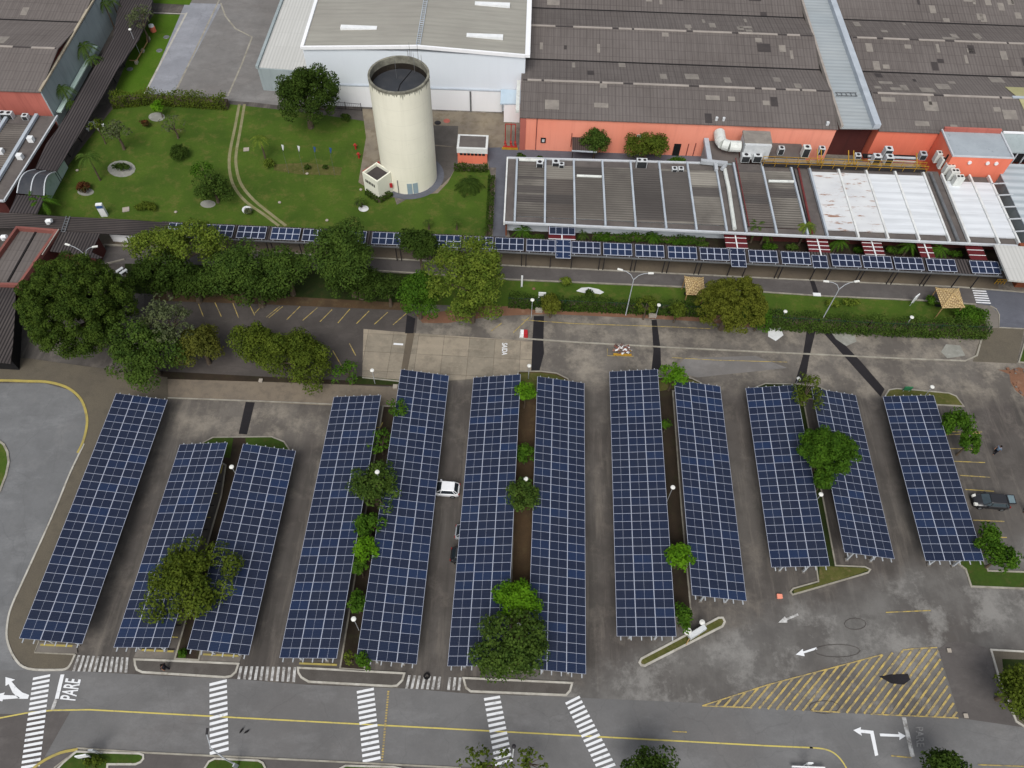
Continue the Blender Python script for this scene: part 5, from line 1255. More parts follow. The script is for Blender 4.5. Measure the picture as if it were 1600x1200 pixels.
tree('bright tree at the top of the median right of the concrete slab', 820,614,22,4.6,'leaf_bright', 1, ry=16, grp=G2, size=.16)
tree('low shaded tree in the same median, between two carports above the lamp', 820,710,19,3.6,'leaf_green', .9, grp=G2, size=.16)
tree('irregular tree with brown centre around the hidden lamp in the median', 816,776,31,5.4,'leaf_mid', .8, ry=32, grp=G2, gaps=.2)
tree('vivid lime green round tree, brightest in the lot', 814,934,39,6.4,'leaf_bright', 1.4, ry=34, grp=G2, size=.16)
tree('large dark green tree over the front pavement, below the vivid lime green one', 797,1018,56,7.5,'leaf_mid', 1.1, ry=56, grp=G2)
tree('wide olive green tree spreading over the short pair of carports', 292,900,74,7,'leaf_olive', 1.0, 1.9, ry=58, grp=G2, ratio=.5, gaps=.12)
tree('broad green tree between the two long carports left of the white car', 583,764,43,6.2,'leaf_mid', 1, 1.8, ry=36, grp=G2, gaps=.1)
tree('green tree just below the broad one, left of the white car', 574,820,25,4.6,'leaf_green', 1, ry=18, grp=G2, size=.16)
tree('bright green tree third down in the median left of the white car', 571,858,24,4.6,'leaf_bright', .9, ry=18, grp=G2, size=.16)
tree('small green tree fourth down in the median left of the white car', 561,886,14,3.8,'leaf_green', 1, ry=14, grp=G2, size=.16)
tree('green low tree beside the median lamp, fifth down left of the white car', 556,943,16,3.8,'leaf_green', 1, ry=20, grp=G2, size=.16)
tree('lowest green tree of the median, beside the front pavement', 567,1031,14,3.8,'leaf_green', 1, ry=16, grp=G2, size=.16)
tree('tiny yellowish sapling at the lower end of the median', 545,1026,10,2.4,'leaf_olive', .6, ry=12, grp=G2, gaps=.4, size=.14)
tree('thin sapling poking through the upper left edge of the long carport', 624,636,19,4.6,'leaf_green', .45, gaps=.5, grp=G2, size=.16)
tree('thin sapling in the upper part of the median, below the yellow mark', 594,692,17,3.8,'leaf_green', .5, ry=24, gaps=.4, grp=G2, size=.16)
tree('small bright tree against the lower left edge of a carport, right of the widest lane', 1062,870,24,4.6,'leaf_bright', 1.1, ry=24, grp=G2, size=.16)
tree('green bush tree at the lower end of the same median, by the diagonal kerbed island', 1069,966,15,3.6,'leaf_green', 1, ry=24, grp=G2, size=.16)
tree('tiny shaded shoot halfway down the shaded median', 1041,664,8,2.2,'leaf_green', .8, grp=G2, size=.14)
tree('half bare olive tree over the top of the two right hand median carports', 1262,612,26,5.6,'leaf_olive', .6, ry=32, gaps=.45, grp=G2)
tree('dense dark green rounded tree covering two right hand carports', 1290,704,46,7.2,'leaf_green', 1.7, .35, ry=38, grp=G2, size=.14, clump=.55, nclump=190, ratio=.6)
tree('lower lobe tree of the dense dark green crown, by the round white lamp', 1289,748,22,5.6,'leaf_green', 1.2, ry=18, grp=G2, size=.15)
tree('leaning green tree right of the rightmost carport, upper of the two beside it', 1490,660,30,5,'leaf_green', 1, 1.6, ry=20, grp=G2)
tree('trailing green tree beside the leaning one, over the parking slots', 1516,690,19,4.4,'leaf_green', 1, 1.6, ry=26, grp=G2)
tree('green tree at the lower right corner of the rightmost carport', 1544,840,28,5,'leaf_green', 1, 1.5, ry=24, grp=G2)
tree('bushy green tree over the corner of the lower right lawn island', 1564,870,28,4.6,'leaf_green', 1, ry=24, grp=G2)
tree('olive green tree cut by the right frame edge, over the paved corner', 1592,1078,42,6,'leaf_olive', 1, ry=46, grp=G4)
tree('sparse young tree over a zebra crossing, left of the white pole', 760,1192,48,5,'leaf_olive', .3, ry=26, gaps=.65, grp=G4, clump=.4)
tree('sparse twiggy tree right of the white pole at the bottom edge', 828,1190,24,4.5,'leaf_olive', .3, ry=24, gaps=.6, grp=G4, clump=.4)
tree('dark crown cut by the bottom frame edge right of the rightmost long zebra crossing', 1020,1203,58,6,'leaf_dark', 1, ry=28, grp=G4)
tree('dark crown cut by the bottom frame edge near the worn ghost lettering', 1476,1204,48,6,'leaf_dark', 1, ry=34, grp=G4)
tree('large round dark tree against the left part of the white warehouse', 474,148,58,11,'leaf_dark', 1.3, ry=50, grp=G3, ratio=.9)
tree('thin dark tree on the lawn beside the slatted walkway and picnic table', 180,204,28,5.5,'leaf_grey', .5, ry=20, grp=G3, gaps=.4)
tree('loose light green bush tree on the lawn above the wheel ruts bend', 318,268,22,4,'leaf_green', .5, ry=18, gaps=.3, grp=G3)
tree('bushy green tree on the lawn left of the wheel ruts', 333,296,30,4.5,'leaf_mid', .9, ry=24, grp=G3)
tree('small fresh green sapling with gravel ring near the hedge', 247,166,12,3,'leaf_bright', .7, grp=G3)
tree('thin bare looking tree in the middle of the left lawn', 270,195,20,4,'leaf_grey', .25, gaps=.6, grp=G3)
tree('rounded green tree against the coral wall beside the courtyard shelter', 931,221,25,5,'leaf_mid', 1.2, .6, ry=21, grp=G3, size=.14)
tree('wider green tree against the coral wall, right of the rounded one', 1010,231,36,5.2,'leaf_olive', 1.2, ry=24, grp=G3, size=.14)
tree('thin tree at the top of the slatted walkway on the left', 219,30,22,6,'leaf_grey', .5, gaps=.4, grp=G3)
tree('young olive tree over the slatted walkway near the picnic table', 150,195,12,4.5,'leaf_olive', .4, gaps=.4, grp=G3)
shrub('dark round shrub with grey stones in the middle of the left lawn', 280,240,15,1.8,'leaf_dark')
shrub('dark red leaved shrub in a gravel crescent on the left lawn', 130,293,12,1.4,'leaf_red')
shrub('low green planting inside the heart shaped gravel ring', 190,261,16,1.0,'leaf_dark', ry=7)
shrub('round mound of dry ground cover beside the white sign on the lawn', 230,323,18,.9,'leaf_olive', ry=10)
shrub('grey green clump near the wheel ruts', 388,330,7,1.0,'leaf_grey')
shrub('yellow green shrub at the foot of the tall lawn palm', 419,256,9,1.2,'leaf_fresh')
shrub('red and brown shrub on the left lawn', 228,193,8,1.1,'leaf_red')
shrub('clipped round dark bush left end of the courtyard', 814,245,9,1.2,'leaf_dark')
shrub('second clipped dark bush half hidden by the ribbed roof', 844,249,8,1.0,'leaf_dark')
shrub('dark green bush at the foot of the coral wall, right of the wider tree', 1058,252,18,1.5,'leaf_green', ry=7)
shrub('round yellow green bush on the verge lawn above the white gravel bed', 884,440,10,1.5,'leaf_fresh')
shrub('dark shrub at the foot of the white gravel bed', 921,459,8,1.1,'leaf_dark')
shrub('low yellow bush on the verge lawn right of the second double street lamp', 1300,474,14,1.2,'leaf_fresh', ry=6)
shrub('longer yellow bush on the verge lawn next to the street lamp foot', 1330,473,16,1.2,'leaf_fresh', ry=6)
shrub('large rounded bush at the pavement corner beside the tiled gazebo', 1514,495,28,2.2,'leaf_green', ry=18, clump=.5)
shrub('dark bush at the verge behind the fence, left of the tiled gazebo', 1455,470,10,1.6,'leaf_green')
shrub('grass clump around the white sign at the bottom left lawn', 148,1190,24,.9,'leaf_olive', ry=8)
shrub('small plant at the lower end of the first grass median', 285,1022,9,1.0,'leaf_green')
shrub('grassy tuft with white flowers near the tower pump house', 562,318,8,1.0,'leaf_grey')
shrub('dark shrub behind the tower near the warehouse fence', 541,184,8,1.1,'leaf_dark')
for i,(px,lab) in enumerate(((480,'left'),(508,'right'))): shrub('small dark plant in the bare bed below the flagpoles, '+lab+' one', px, 262, 5, .7, 'leaf_dark')
def hedge(label, pts, wd, h, leaf, size=.14, dens=60, name='hedge'):
    rng = np.random.default_rng(int(pts[0][0])); W = [Vector(G(*p)) for p in pts]; r = thing(name, label, name, W[0], 'hedges'); P_ = []
    for a, b in zip(W[:-1], W[1:]):
        L = (b-a).length; n = int(L*dens*(wd+h)); t = rng.random(n); d = (b-a)/L; nn = np.array([-d.y,d.x,0])
        hh = h*(.85+.2*np.sin(t*L*1.3)+.12*rng.normal(size=n)); side = rng.uniform(-1,1,n); top = rng.random(n) < wd/(wd+h)
        z = np.where(top, hh, rng.uniform(.05,1,n)*hh); s = np.where(top, side, np.where(side > 0, -1, -1+.1*side))*wd/2*(1+.12*rng.normal(size=n))
        P_.append(np.array(a)[None,:]+t[:,None]*np.array(b-a)[None,:]+s[:,None]*nn[None,:]+np.stack([0*z,0*z,z],1))
    P_ = np.vstack(P_); leaf_mesh('foliage', P_, rng.normal(size=P_.shape)*.6+np.array([0,-.3,.7]), size, leaf, r, W[0], rng)
    m = MB()
    for a, b in zip(W[:-1], W[1:]): m.bar(a+Vector((0,0,h*.3)), b+Vector((0,0,h*.3)), wd*.6, h*.6)
    m.build('stems', 'bark', r)
hedge('long bushy hedge between the lawn and the grey yard at the top', [(178,166),(230,160),(300,164),(358,168)], 1.6, 2.2, 'leaf_olive')
hedge('clipped dark hedge in front of the coral kiosk', [(710,265),(762,266)], 1.0, 1.0, 'leaf_dark')
hedge('clipped hedge around the left foot of the cream pump house', [(573,302),(593,316),(612,305)], .7, .8, 'leaf_dark')
hedge('tall dark hedge beside the blue grey lawn path', [(769,285),(765,368)], .9, 1.6, 'leaf_dark')
hedge('dark green planted fence strip left of the olive brown dome tree', [(795,476),(925,483),(1060,489),(1100,491)], 1.2, 2.0, 'leaf_dark', .15)
hedge('dark green planted fence strip right of the olive brown dome tree', [(1195,505),(1350,514),(1480,519),(1537,520)], 2.2, 1.9, 'leaf_mid', .12, 90)
hedge('dark row of low planting below the white office front, left', [(925,372),(1000,374),(1100,379)], 1.0, .8, 'leaf_green')
def fence(label, pts, h, mesh_, post='steel', step=2.4):
    W = [Vector(G(*p)) for p in pts]; r = thing('fence', label, 'fence', W[0], 'fences'); m = MB()
    for a, b in zip(W[:-1], W[1:]):
        m.bar(a+Vector((0,0,h)), b+Vector((0,0,h)), .05, .05); m.bar(a+Vector((0,0,.1)), b+Vector((0,0,.1)), .04, .04)
        n = int((b-a).length/.3)
        for i in range(n): q = a.lerp(b,i/n); m.bar(q+Vector((0,0,.1)), q+Vector((0,0,h)), .025, .025)
    m.build('mesh_panel', mesh_, r)
    for a, b in zip(W[:-1], W[1:]):
        n = max(1,int((b-a).length/step))
        for i in range(n+1): q = a.lerp(b,i/n); mm = MB(); mm.bar(q, q+Vector((0,0,h+.15)), .09, .09); mm.build('post', post, r)
fence('green wire fence along the orange soil strip, left of the dome tree', [(795,481),(925,487),(1100,495)], 2.1, 'mesh_green', 'mesh_green', 3)
fence('green wire fence along the lot edge, right of the dome tree', [(1195,510),(1350,519),(1537,526)], 2.1, 'mesh_green', 'mesh_green', 3)
fence('low dark palisade fence at the foot of the warehouse wall', [(516,169),(565,173)], 1.3, 'dark_steel', 'dark_steel', 2)
def palm(label, px, py, h, rpx, grp='palms', leaf='leaf_mid', n=13, name='palm'):
    """px,py = crown centre in the photo"""
    global TREES; TREES += 1; rng = random.Random(TREES*3)
    P = G(px, py, h); R = rpx*1.2*mpp(P); r = thing(name, label, 'palm', (P.x,P.y,0), grp)
    if h > .8:
        m = MB(); m.path([Vector((P.x,P.y,0)),Vector((P.x+.06,P.y,h*.5)),P],[.16,.12,.1],8); m.build('trunk', 'bark', r)
    m = MB()
    for i in range(n):
        a = 2*math.pi*i/n+rng.uniform(-.2,.2); el = rng.uniform(.25,.9); K = 7; L = R*rng.uniform(.85,1.15); pts = []
        for k in range(K+1):
            t = k/K; pts.append(P+Vector((math.cos(a)*L*t, math.sin(a)*L*t, L*(el*t-1.0*t*t))))
        s = Vector((-math.sin(a), math.cos(a), 0))
        for k in range(K):
            w0 = L*.24*math.sin(math.pi*(k/K*.85+.12)); q = pts[k]; q2 = pts[k+1]; mid = q.lerp(q2,.35)
            for sg in (-1,1):
                tip = q.lerp(q2,1.3)+s*sg*w0+Vector((0,0,-w0*.35)); m.face([q,mid,tip]); tip2 = q.lerp(q2,1.8)+s*sg*w0*.9+Vector((0,0,-w0*.4)); m.face([mid,q2,tip2])
    m.build('fronds', leaf, r); return r
palm('tall palm on the left lawn with a long leaning trunk', 137,245,4.5,17)
palm('slender tall palm on the lawn left of the flagpoles', 405,216,4.2,13, leaf='leaf_fresh')
palm('palm against the grey blue wall, nearest the top left', 162,5,5,12); palm('palm against the grey blue wall beside the walkway, second from the top', 175,2,4,9)
palm('bushy palm group in front of the grey blue wall', 131,72,4.5,17); palm('palm beside the slatted walkway with dark trunk', 145,92,3.5,12)
palm('palm low against the grey blue wall', 97,138,4,14); palm('dark palm at the lower end of the grey blue wall', 110,160,2.6,10, leaf='leaf_dark')
palm('bushy green palm by the vaulted canopy and slatted roofs', 62,314,2.8,20, leaf='leaf_green'); palm('shorter palm left of the bushy one by the vaulted canopy', 50,296,3.2,12, leaf='leaf_green')
palm('spiky dark cycad on the lawn right of the water tower', 733,286,1.0,18, leaf='leaf_dark', n=22, name='cycad')
palm('small palm in a white ring near the pump house', 563,313,1.4,9)
palm('little palm at the lawn bottom left of the lawn path', 713,345,1.8,7); palm('second little palm at the lawn bottom near a low shrub', 669,346,1.6,7); palm('tiny palm close to the lawn path end', 760,357,1.5,6, leaf='leaf_dark')
palm('bushy palm in front of the office block, left of the solar entrance canopy', 817,360,2.0,14, leaf='leaf_green')
palm('bushy palm in front of the white office wall', 1022,368,2.0,12, leaf='leaf_green'); palm('small palm in front of the white office wall, left one', 911,366,1.8,9, leaf='leaf_mid')
palm('thin palm group right of the cream duct foot', 1183,352,3.5,14, leaf='leaf_mid'); palm('young palm before the dark ribbed bays', 1196,362,2.5,12, leaf='leaf_green'); palm('tall thin palm beside the dusty red pipe', 1262,352,4,13, leaf='leaf_fresh')
palm('full round palm below the rusty white roof bays', 1311,376,2.4,15, leaf='leaf_green'); palm('bushy palm left of the narrow red canopy', 1421,383,2.4,14, leaf='leaf_green'); palm('bushy palm right of the narrow red canopy', 1468,388,2.4,14, leaf='leaf_green')
for i, (px, lab) in enumerate(((838,'left of the solar entrance canopy'),(942,'first right of the solar entrance canopy'),(975,'second right of the solar entrance canopy'),(1062,'below the sixth roof bay'),(1098,'left of the red canopy at the cream duct'),(1205,'below the dark bays right of the cream duct'),(1235,'left of the red canopy at the dusty red pipe'),(1340,'left of the second wide red canopy'),(1400,'right of the second wide red canopy'),(1492,'left of the red canopy nearest the lodge'))):
    shrub('low green garden bush '+lab, px, 371+(px-838)*.04, 15, 1.1, 'leaf_green' if i % 2 else 'leaf_mid', grp='bushes in the office garden', ry=5)
shrub('low green plant between two red canopies', 1390,390,7,1.2,'leaf_green')
m = MB()
def ring_bed(label, cx, cy, rx, ry, mat='gravel'):
    pts = ccw(P2([(cx+rx*math.cos(t*.42), cy+ry*math.sin(t*.42)) for t in range(15)])); m = MB(); m.ext(pts, 0, .05); o = m.build('gravel_bed', mat); o['kind'] = 'structure'
ring_bed('', 190,264,22,13); ring_bed('', 134,300,13,6); ring_bed('', 245,183,13,7); ring_bed('', 386,328,8,6, 'white_gravel'); ring_bed('', 568,326,8,5,'white_gravel'); ring_bed('', 325,319,12,6)
# ================================================================== LAMPS, SIGNS, FURNITURE
def lamp(label, px, py, h=4.2):
    p = G(px, py, h); r = thing('lamp_post', label, 'lamp post', (p.x,p.y,0), 'round headed lot lamps')
    m = MB(); m.tube((0,0,0),(0,0,h-.3),.045,.035,8); add_mesh('pole', m, ['galv'], r)
    m = MB(); m.lathe((0,0,h-.3), [(.05,-.08),(.22,.0),(.27,.07),(.24,.15),(.1,.2),(0.001,.21)], 18); add_mesh('lamp_head', m, ['lamp_white'], r)
for lab, x, y, h in (('round lamp at the top of the first median, among yellow marks',361,728,4.2),('round lamp under the wide olive tree between the short carports',297,955,4.2),('round lamp low in the median left of the white car',552,966,4.2),
    ('round lamp almost buried in the broad tree left of the white car',589,736,6.6),('round lamp behind the irregular brown centred tree',822,747,4.8),('round lamp between the lime green tree and its dark neighbour',811,976,5.6),
    ('round lamp alone in the dark median right of the widest lane',1052,760,4.2),('round lamp below the dense dark green tree',1284,771,4.2),('round lamp on the fence line beside the small clipped tree',832,467,4),
    ('round lamp on the fence line left of the dome tree',1030,475,3),('round lamp on the fence line right of the dome tree',1228,485,3),('round lamp at the long right hand fence near the tiled gazebo',1426,494,3),
    ('round lamp beside the wide black tar strip',827,570,3.2),('round lamp at the lower end of the second tar strip from the right',1249,590,3.2),('round lamp on the grass island above the rightmost carport',1458,603,3.4),
    ('round lamp on the left part of the concrete slab',581,577,3.2),('small lamp on the slatted walkway at the upper left',202,44,5)):
    lamp(lab, x, y, h)
def street_lamp(label, base, fork, a1, a2, h=8.5):
    F = G(*fork, h-1.2); A, B_ = G(*a1, h), G(*a2, h); r = thing('street_lamp', label, 'street lamp', (F.x,F.y,0), 'tall double arm street lamps')
    m = MB(); m.tube((F.x,F.y,0),(F.x,F.y,h-1.2),.08,.055,10); m.build('pole', 'galv', r)
    for q in (A, B_):
        m = MB(); pts = [F, F.lerp(q,.3)+Vector((0,0,.45)), F.lerp(q,.65)+Vector((0,0,.35)), q]; m.path(pts,[.05,.045,.04,.035],8); m.build('arm', 'galv', r)
        d = (q-F); d.z = 0; d.normalize(); m = MB(); m.bar(q-d*.1, q+d*.6, .24, .12); m.build('lamp_head', 'lamp_white', r)
street_lamp('tall double arm street lamp left of the dome tree, over the service road', None, (990,437), (972,422), (1014,427))
street_lamp('tall double arm street lamp over the service road right of the dome tree', None, (1311,452), (1294,440), (1336,440))
street_lamp('tall double arm street lamp sticking out above the huge pine', None, (134,399), (108,383), (145,386), 9)
r = thing('street_lamp', 'thin curved arm street lamp reaching over a zebra crossing at the bottom left', 'street lamp', G(372,1196))
b = G(372,1196); t1 = G(345,1178,5.5); t2 = G(336,1141,7.5)
m = MB(); q = Vector((b.x,b.y,0)); m.path([q, q+Vector((-.2,0,3.5)), Vector((b.x-1.1,b.y+.6,5.6)), Vector((b.x-1.5,b.y+1.6,6.3))],[.09,.07,.05,.04],8); m.build('pole', 'galv', r)
q = Vector((b.x-1.5,b.y+1.6,6.3)); m = MB(); m.bar(q, q+Vector((-.05,.55,.05)), .2,.12); m.build('lamp_head', 'dark_steel', r)
p = G(803,1166,6); r = thing('signal_pole', 'white pole with dark top standing at the bottom edge between sparse trees', 'pole', (p.x,p.y,0))
m = MB(); m.tube((0,0,0),(0,0,5.7),.07,.05); add_mesh('pole', m, ['white_paint'], r); m = MB(); m.lathe((0,0,5.7),[(.05,0),(.2,.1),(.2,.3),(.01,.4)],12); add_mesh('top', m, ['dark_steel'], r)
def board(label, px, py, w_, h_, mat='white_paint', rot=0, zb=.6, name='sign_board', cat='sign', trim=None, leg=True, d_=.12):
    p = G(px, py); r = thing(name, label, cat, p, None, rot)
    m = MB(); m.box(-w_/2,w_/2,-d_/2,d_/2,zb,zb+h_); add_mesh('panel', m, [mat], r)
    if trim: m = MB(); m.box(-w_/2,w_/2,-d_/2-.02,-d_/2-.002,zb+h_*.72,zb+h_*.94); add_mesh('band', m, [trim], r)
    if leg:
        for s in (-1,1): m = MB(); m.tube((s*w_*.38,0,0),(s*w_*.38,0,zb),.04); add_mesh('leg', m, ['galv'], r)
    return r
board('white totem sign with blue band on the left lawn', 164,337,.9,2.3,'white_paint',.15,0,trim='blue_paint',leg=False,d_=.5, name='totem_sign')
board('white square notice on the bottom left roadside lawn', 140,1186,1.0,.9,'white_paint',.2,1.2)
board('narrow white road sign standing behind the square notice', 157,1178,.45,1.0,'galv',.1,1.3)
board('pale board beside the curved street lamp foot', 372,1199,.35,1.3,'galv',1.3,.3)
board('white panel sign on the verge lawn, left of the round yellow bush', 815,449,.25,2.2,'white_paint',.1,.2)
board('white sign board behind the small clipped round tree', 846,474,1.0,1.1,'white_paint',0,1.2)
board('white tilted sign board on the verge between fence lamp and tiled gazebo', 1424,476,1.0,1.3,'white_paint',.7,.7)
board('small green sign at the top edge of the rightmost carport island', 1415,612,1.0,.7,'green_paint',0,.4)
board('small white sign on a post at the bottom edge, lower right road', 1256,1197,.5,.6,'white_paint',0,1.4)
board('white bench like bar at the bottom edge under the small post sign', 1260,1200,3.2,.25,'white_paint',0,.4, name='barrier_rail', cat='barrier')
board('grey transformer cabinet cage on the fence line right of the dome tree', 1213,494,1.0,1.3,'mesh_green',0,.1)
p = G(1085,994); r = thing('display_board', 'white and blue leaning display board with a round disc on the diagonal island', 'sign', p, None, .5)
m = MB(); m.bar((-.9,0,.9),(1.1,.1,1.25),.5,.9); add_mesh('panel', m, ['metal_box'], r); m = MB(); m.lathe((-.9,.55,1.5),[(.01,-.1),(.42,0),(.42,.1),(.01,.22)],18); add_mesh('disc', m, ['lamp_white'], r)
m = MB(); m.lathe((1.0,.6,1.5),[(.01,-.1),(.3,0),(.3,.1),(.01,.2)],16); add_mesh('disc', m, ['lamp_white'], r); m = MB(); m.tube((-1.4,-.4,0),(-.6,.1,1.0),.05); m.tube((.4,-.2,0),(.4,0,1.0),.05); add_mesh('leg', m, ['wood'], r)
for i, (px, c) in enumerate(((439,'white_paint'),(464,'white_paint'),(489,'blue_paint'),(514,'blue_paint'))):
    lab = ('leftmost flagpole with a limp white flag','second flagpole from the left with a limp white flag','third flagpole from the left with a limp blue flag','rightmost flagpole with a limp blue flag')[i]+' over the bare bed'
    p = G(px, 226+i*1.5, 5.5); r = thing('flagpole', lab, 'flagpole', (p.x,p.y,0), 'flagpoles on the lawn')
    m = MB(); m.tube((0,0,0),(0,0,5.6),.022,.016,8); add_mesh('pole', m, ['steel'], r)
    m = MB(); m.prism([(.03,0,5.5),(.3,.05,5.4),(.35,.12,5.2),(.08,.06,5.3)],[(.03,0,4.5),(.12,.06,4.4),(.1,.1,4.3),(.05,.06,4.4)],True); add_mesh('flag', m, [c], r)
def gazebo(label, corners, h, rise, mats):
    """corners: eave corners in photo pixels"""
    C = [G(*q, h) for q in corners]; cc = sum(C, Vector())/4; r = thing('gazebo', label, 'gazebo', (cc.x,cc.y,0), 'small gazebos'); ap = cc+Vector((0,0,rise))
    m = MB(); K = 9
    for i in range(4):
        a, b = C[i], C[(i+1) % 4]
        for k in range(K):
            t0, t1 = k/K, (k+1)/K; off = Vector((0,0,.05))
            A0, B0, A1, B1 = a.lerp(ap,t0), b.lerp(ap,t0), a.lerp(ap,t1), b.lerp(ap,t1)
            m.mat(0).face([A0+off,B0+off,B1,A1] if k < K-1 else [A0+off,B0+off,ap])
        m.mat(1).bar(a+Vector((0,0,.1)), ap+Vector((0,0,.1)), .12, .08)
    m.build('roof', mats, r)
    for q in C:
        p_ = q.lerp(cc,.12); m = MB(); m.tube((p_.x,p_.y,0),(p_.x,p_.y,h),.08); m.build('post', 'wood', r)
    m = MB(); m.bar((cc.x-1,cc.y+.3,.42),(cc.x+1,cc.y+.3,.42),.4,.08); m.build('bench', 'dark', r)
def tiles(name, c, d):
    b = NB(name); v = b.coord(True, (1,1,1), .3); br = b.n('ShaderNodeTexBrick', offset=.5); b.l(v, br.inputs['Vector']); br.inputs['Scale'].default_value = 1
    br.inputs['Brick Width'].default_value = .3; br.inputs['Row Height'].default_value = .34; br.inputs['Mortar Size'].default_value = .035
    br.inputs['Color1'].default_value = (*lin(c),1); br.inputs['Color2'].default_value = (*lin(tuple(x*.86 for x in c)),1); br.inputs['Mortar'].default_value = (*lin(d),1)
    b.end(b.mix(b.mul(b.noise(b.coord(True),.9,5,.7,.5,.7),.55), br.outputs[0], lin(d)), .85, .15)
tiles('gazebo_tiles', (204,180,134), (120,94,62))
gazebo('small tiled gazebo with sand coloured hipped roof near the right zebra crossing', [(1472,482),(1507,481),(1498,451),(1461,450)], 2.4, .9, ['gazebo_tiles','thatch'])
gazebo('small tiled gazebo with sand coloured roof half hidden by the dome tree', [(1072,461),(1102,462),(1099,434),(1069,432)], 2.4, .9, ['gazebo_tiles','thatch'])
def box_thing(name, label, cat, px, py, size, mat, rot=0, z=0, grp=None):
    p = G(px, py, z); r = thing(name, label, cat, p, grp, rot); sx, sy, sz = size
    m = MB(); m.box(-sx/2,sx/2,-sy/2,sy/2,0,sz*.85); add_mesh('body', m, [mat], r); m = MB(); m.box(-sx/2-.04,sx/2+.04,-sy/2-.04,sy/2+.04,sz*.85,sz); add_mesh('lid', m, [mat], r); return r
box_thing('utility_box', 'pale stone block at the top of the wide black tar strip', 'block', 842,486,(.9,.7,.5),'stone')
box_thing('utility_box', 'pale stone block on orange soil at the top of the narrow tar strip', 'block', 1019,494,(1,.7,.5),'stone')
box_thing('utility_box', 'pale stone block where the two right hand tar strips meet', 'block', 1272,508,(1.1,.9,.5),'stone')
box_thing('utility_box', 'white block at the lower end of the short tar patch in the service road', 'block', 1276,461,(1.0,.5,.15),'white_paint')
box_thing('utility_box', 'pale box beside the upper left corner of the long carport', 'block', 618,606,(.5,.5,.4),'stone')
box_thing('utility_box', 'pale box on the dusty pavement under the olive trees', 'block', 408,596,(.4,.4,.3),'stone')
box_thing('utility_box', 'pink block at the tip of the lower right median island', 'block', 1217,933,(.5,.4,.35),'coral')
box_thing('utility_box', 'pale block in the right side road above the hatched triangle', 'block', 1482,1017,(.35,.35,.2),'stone')
box_thing('utility_box', 'pale block at the lower right corner of the hatched triangle', 'block', 1508,1119,(.35,.35,.2),'stone')
box_thing('utility_box', 'pale slab on the lawn next to the totem sign', 'slab', 197,328,(.9,.9,.12),'stone', .3)
box_thing('utility_box', 'pale slab on the lawn right of the wheel ruts', 'slab', 385,234,(.8,.8,.1),'stone', .2)
for lab, q in (('white round pot on the lawn left of the tall blue green tree',(511,345)),('white round pot on the lawn above the solar tables',(437,317)),('white stone on the lawn below the bushy tree',(275,332)),('white stone by the pump house on the gravel',(564,297)),('white stone left of the leaning palm trunk',(121,267)),('orange flower pot on the verge lawn',(834,452)),('white stone cluster in the bare bed',(480,272))):
    p = G(*q); r = thing('garden_stone', lab, 'stone', p); m = MB(); m.lathe((0,0,0),[(.01,0),(.2,.03),(.24,.14),(.14,.24),(.01,.27)],12); add_mesh('body', m, ['orange_soil' if 'orange' in lab else 'stone'], r)
p = G(818,524); r = thing('water_barrier', 'red and white plastic barrier block at the end of the long kerb', 'barrier', p)
m = MB(); m.prism([(-.42,-.35,.8),(0,-.35,.8),(0,.35,.8),(-.42,.35,.8)],[(-.55,-.45,0),(0,-.45,0),(0,.45,0),(-.55,.45,0)]); add_mesh('white_half', m, ['white_paint'], r)
m = MB(); m.prism([(.004,-.35,.8),(.5,-.35,.8),(.5,.35,.8),(.004,.35,.8)],[(.004,-.45,0),(.6,-.45,0),(.6,.45,0),(.004,.45,0)]); add_mesh('red_half', m, ['plastic_red'], r)
# rubble heap on pallet
p = G(972,548); r = thing('rubble_heap', 'heap of broken bricks and planks on a yellow pallet by the long kerb', 'rubble', p)
rg = random.Random(8); m = MB()
for i in range(90):
    a = rg.uniform(0,6.28); rr = rg.uniform(0,1)**.7; x, y = rr*1.15*math.cos(a), rr*.75*math.sin(a)+.15; z = .15+(1-rr)*.75*rg.uniform(.6,1)
    d = Vector((rg.uniform(-1,1),rg.uniform(-1,1),rg.uniform(-.4,.4))).normalized()*rg.uniform(.12,.3); m.mat(rg.choice((0,0,1,2))).bar(Vector((x,y,z))-d, Vector((x,y,z))+d, rg.uniform(.08,.22), rg.uniform(.06,.14))
add_mesh('debris', m, ['rubble','brick_red','white_paint'], r); m = MB(); m.box(-1.2,1.2,-.85,-.6,0,.2); m.box(-1.2,1.2,-.1,.1,0,.12); add_mesh('pallet', m, ['yellow_steel'], r)
p = G(1593,597); r = thing('brick_heap', 'scattered reddish stones on the dirt at the right frame edge', 'rubble', p); m = MB()
for i in range(46):
    x, y = rg.uniform(-1.0,2.4), rg.uniform(-2.4,2.2); d = Vector((rg.uniform(-1,1),rg.uniform(-1,1),0)).normalized()*rg.uniform(.08,.25); m.mat(rg.choice((0,1,1,2))).bar(Vector((x,y,.08))-d, Vector((x,y,.12))+d, rg.uniform(.12,.35), rg.uniform(.1,.2))
m.mat(1); rng_ = [(1.0*1.9*math.cos(t)+.7, 2.5*math.sin(t)-.1) for t in [i*.524 for i in range(12)]]; m.prism([(x*.5+.3,y*.5,.22) for x,y in rng_],[(x,y,0) for x,y in rng_])
add_mesh('stones', m, ['rubble','orange_soil','slab'], r)
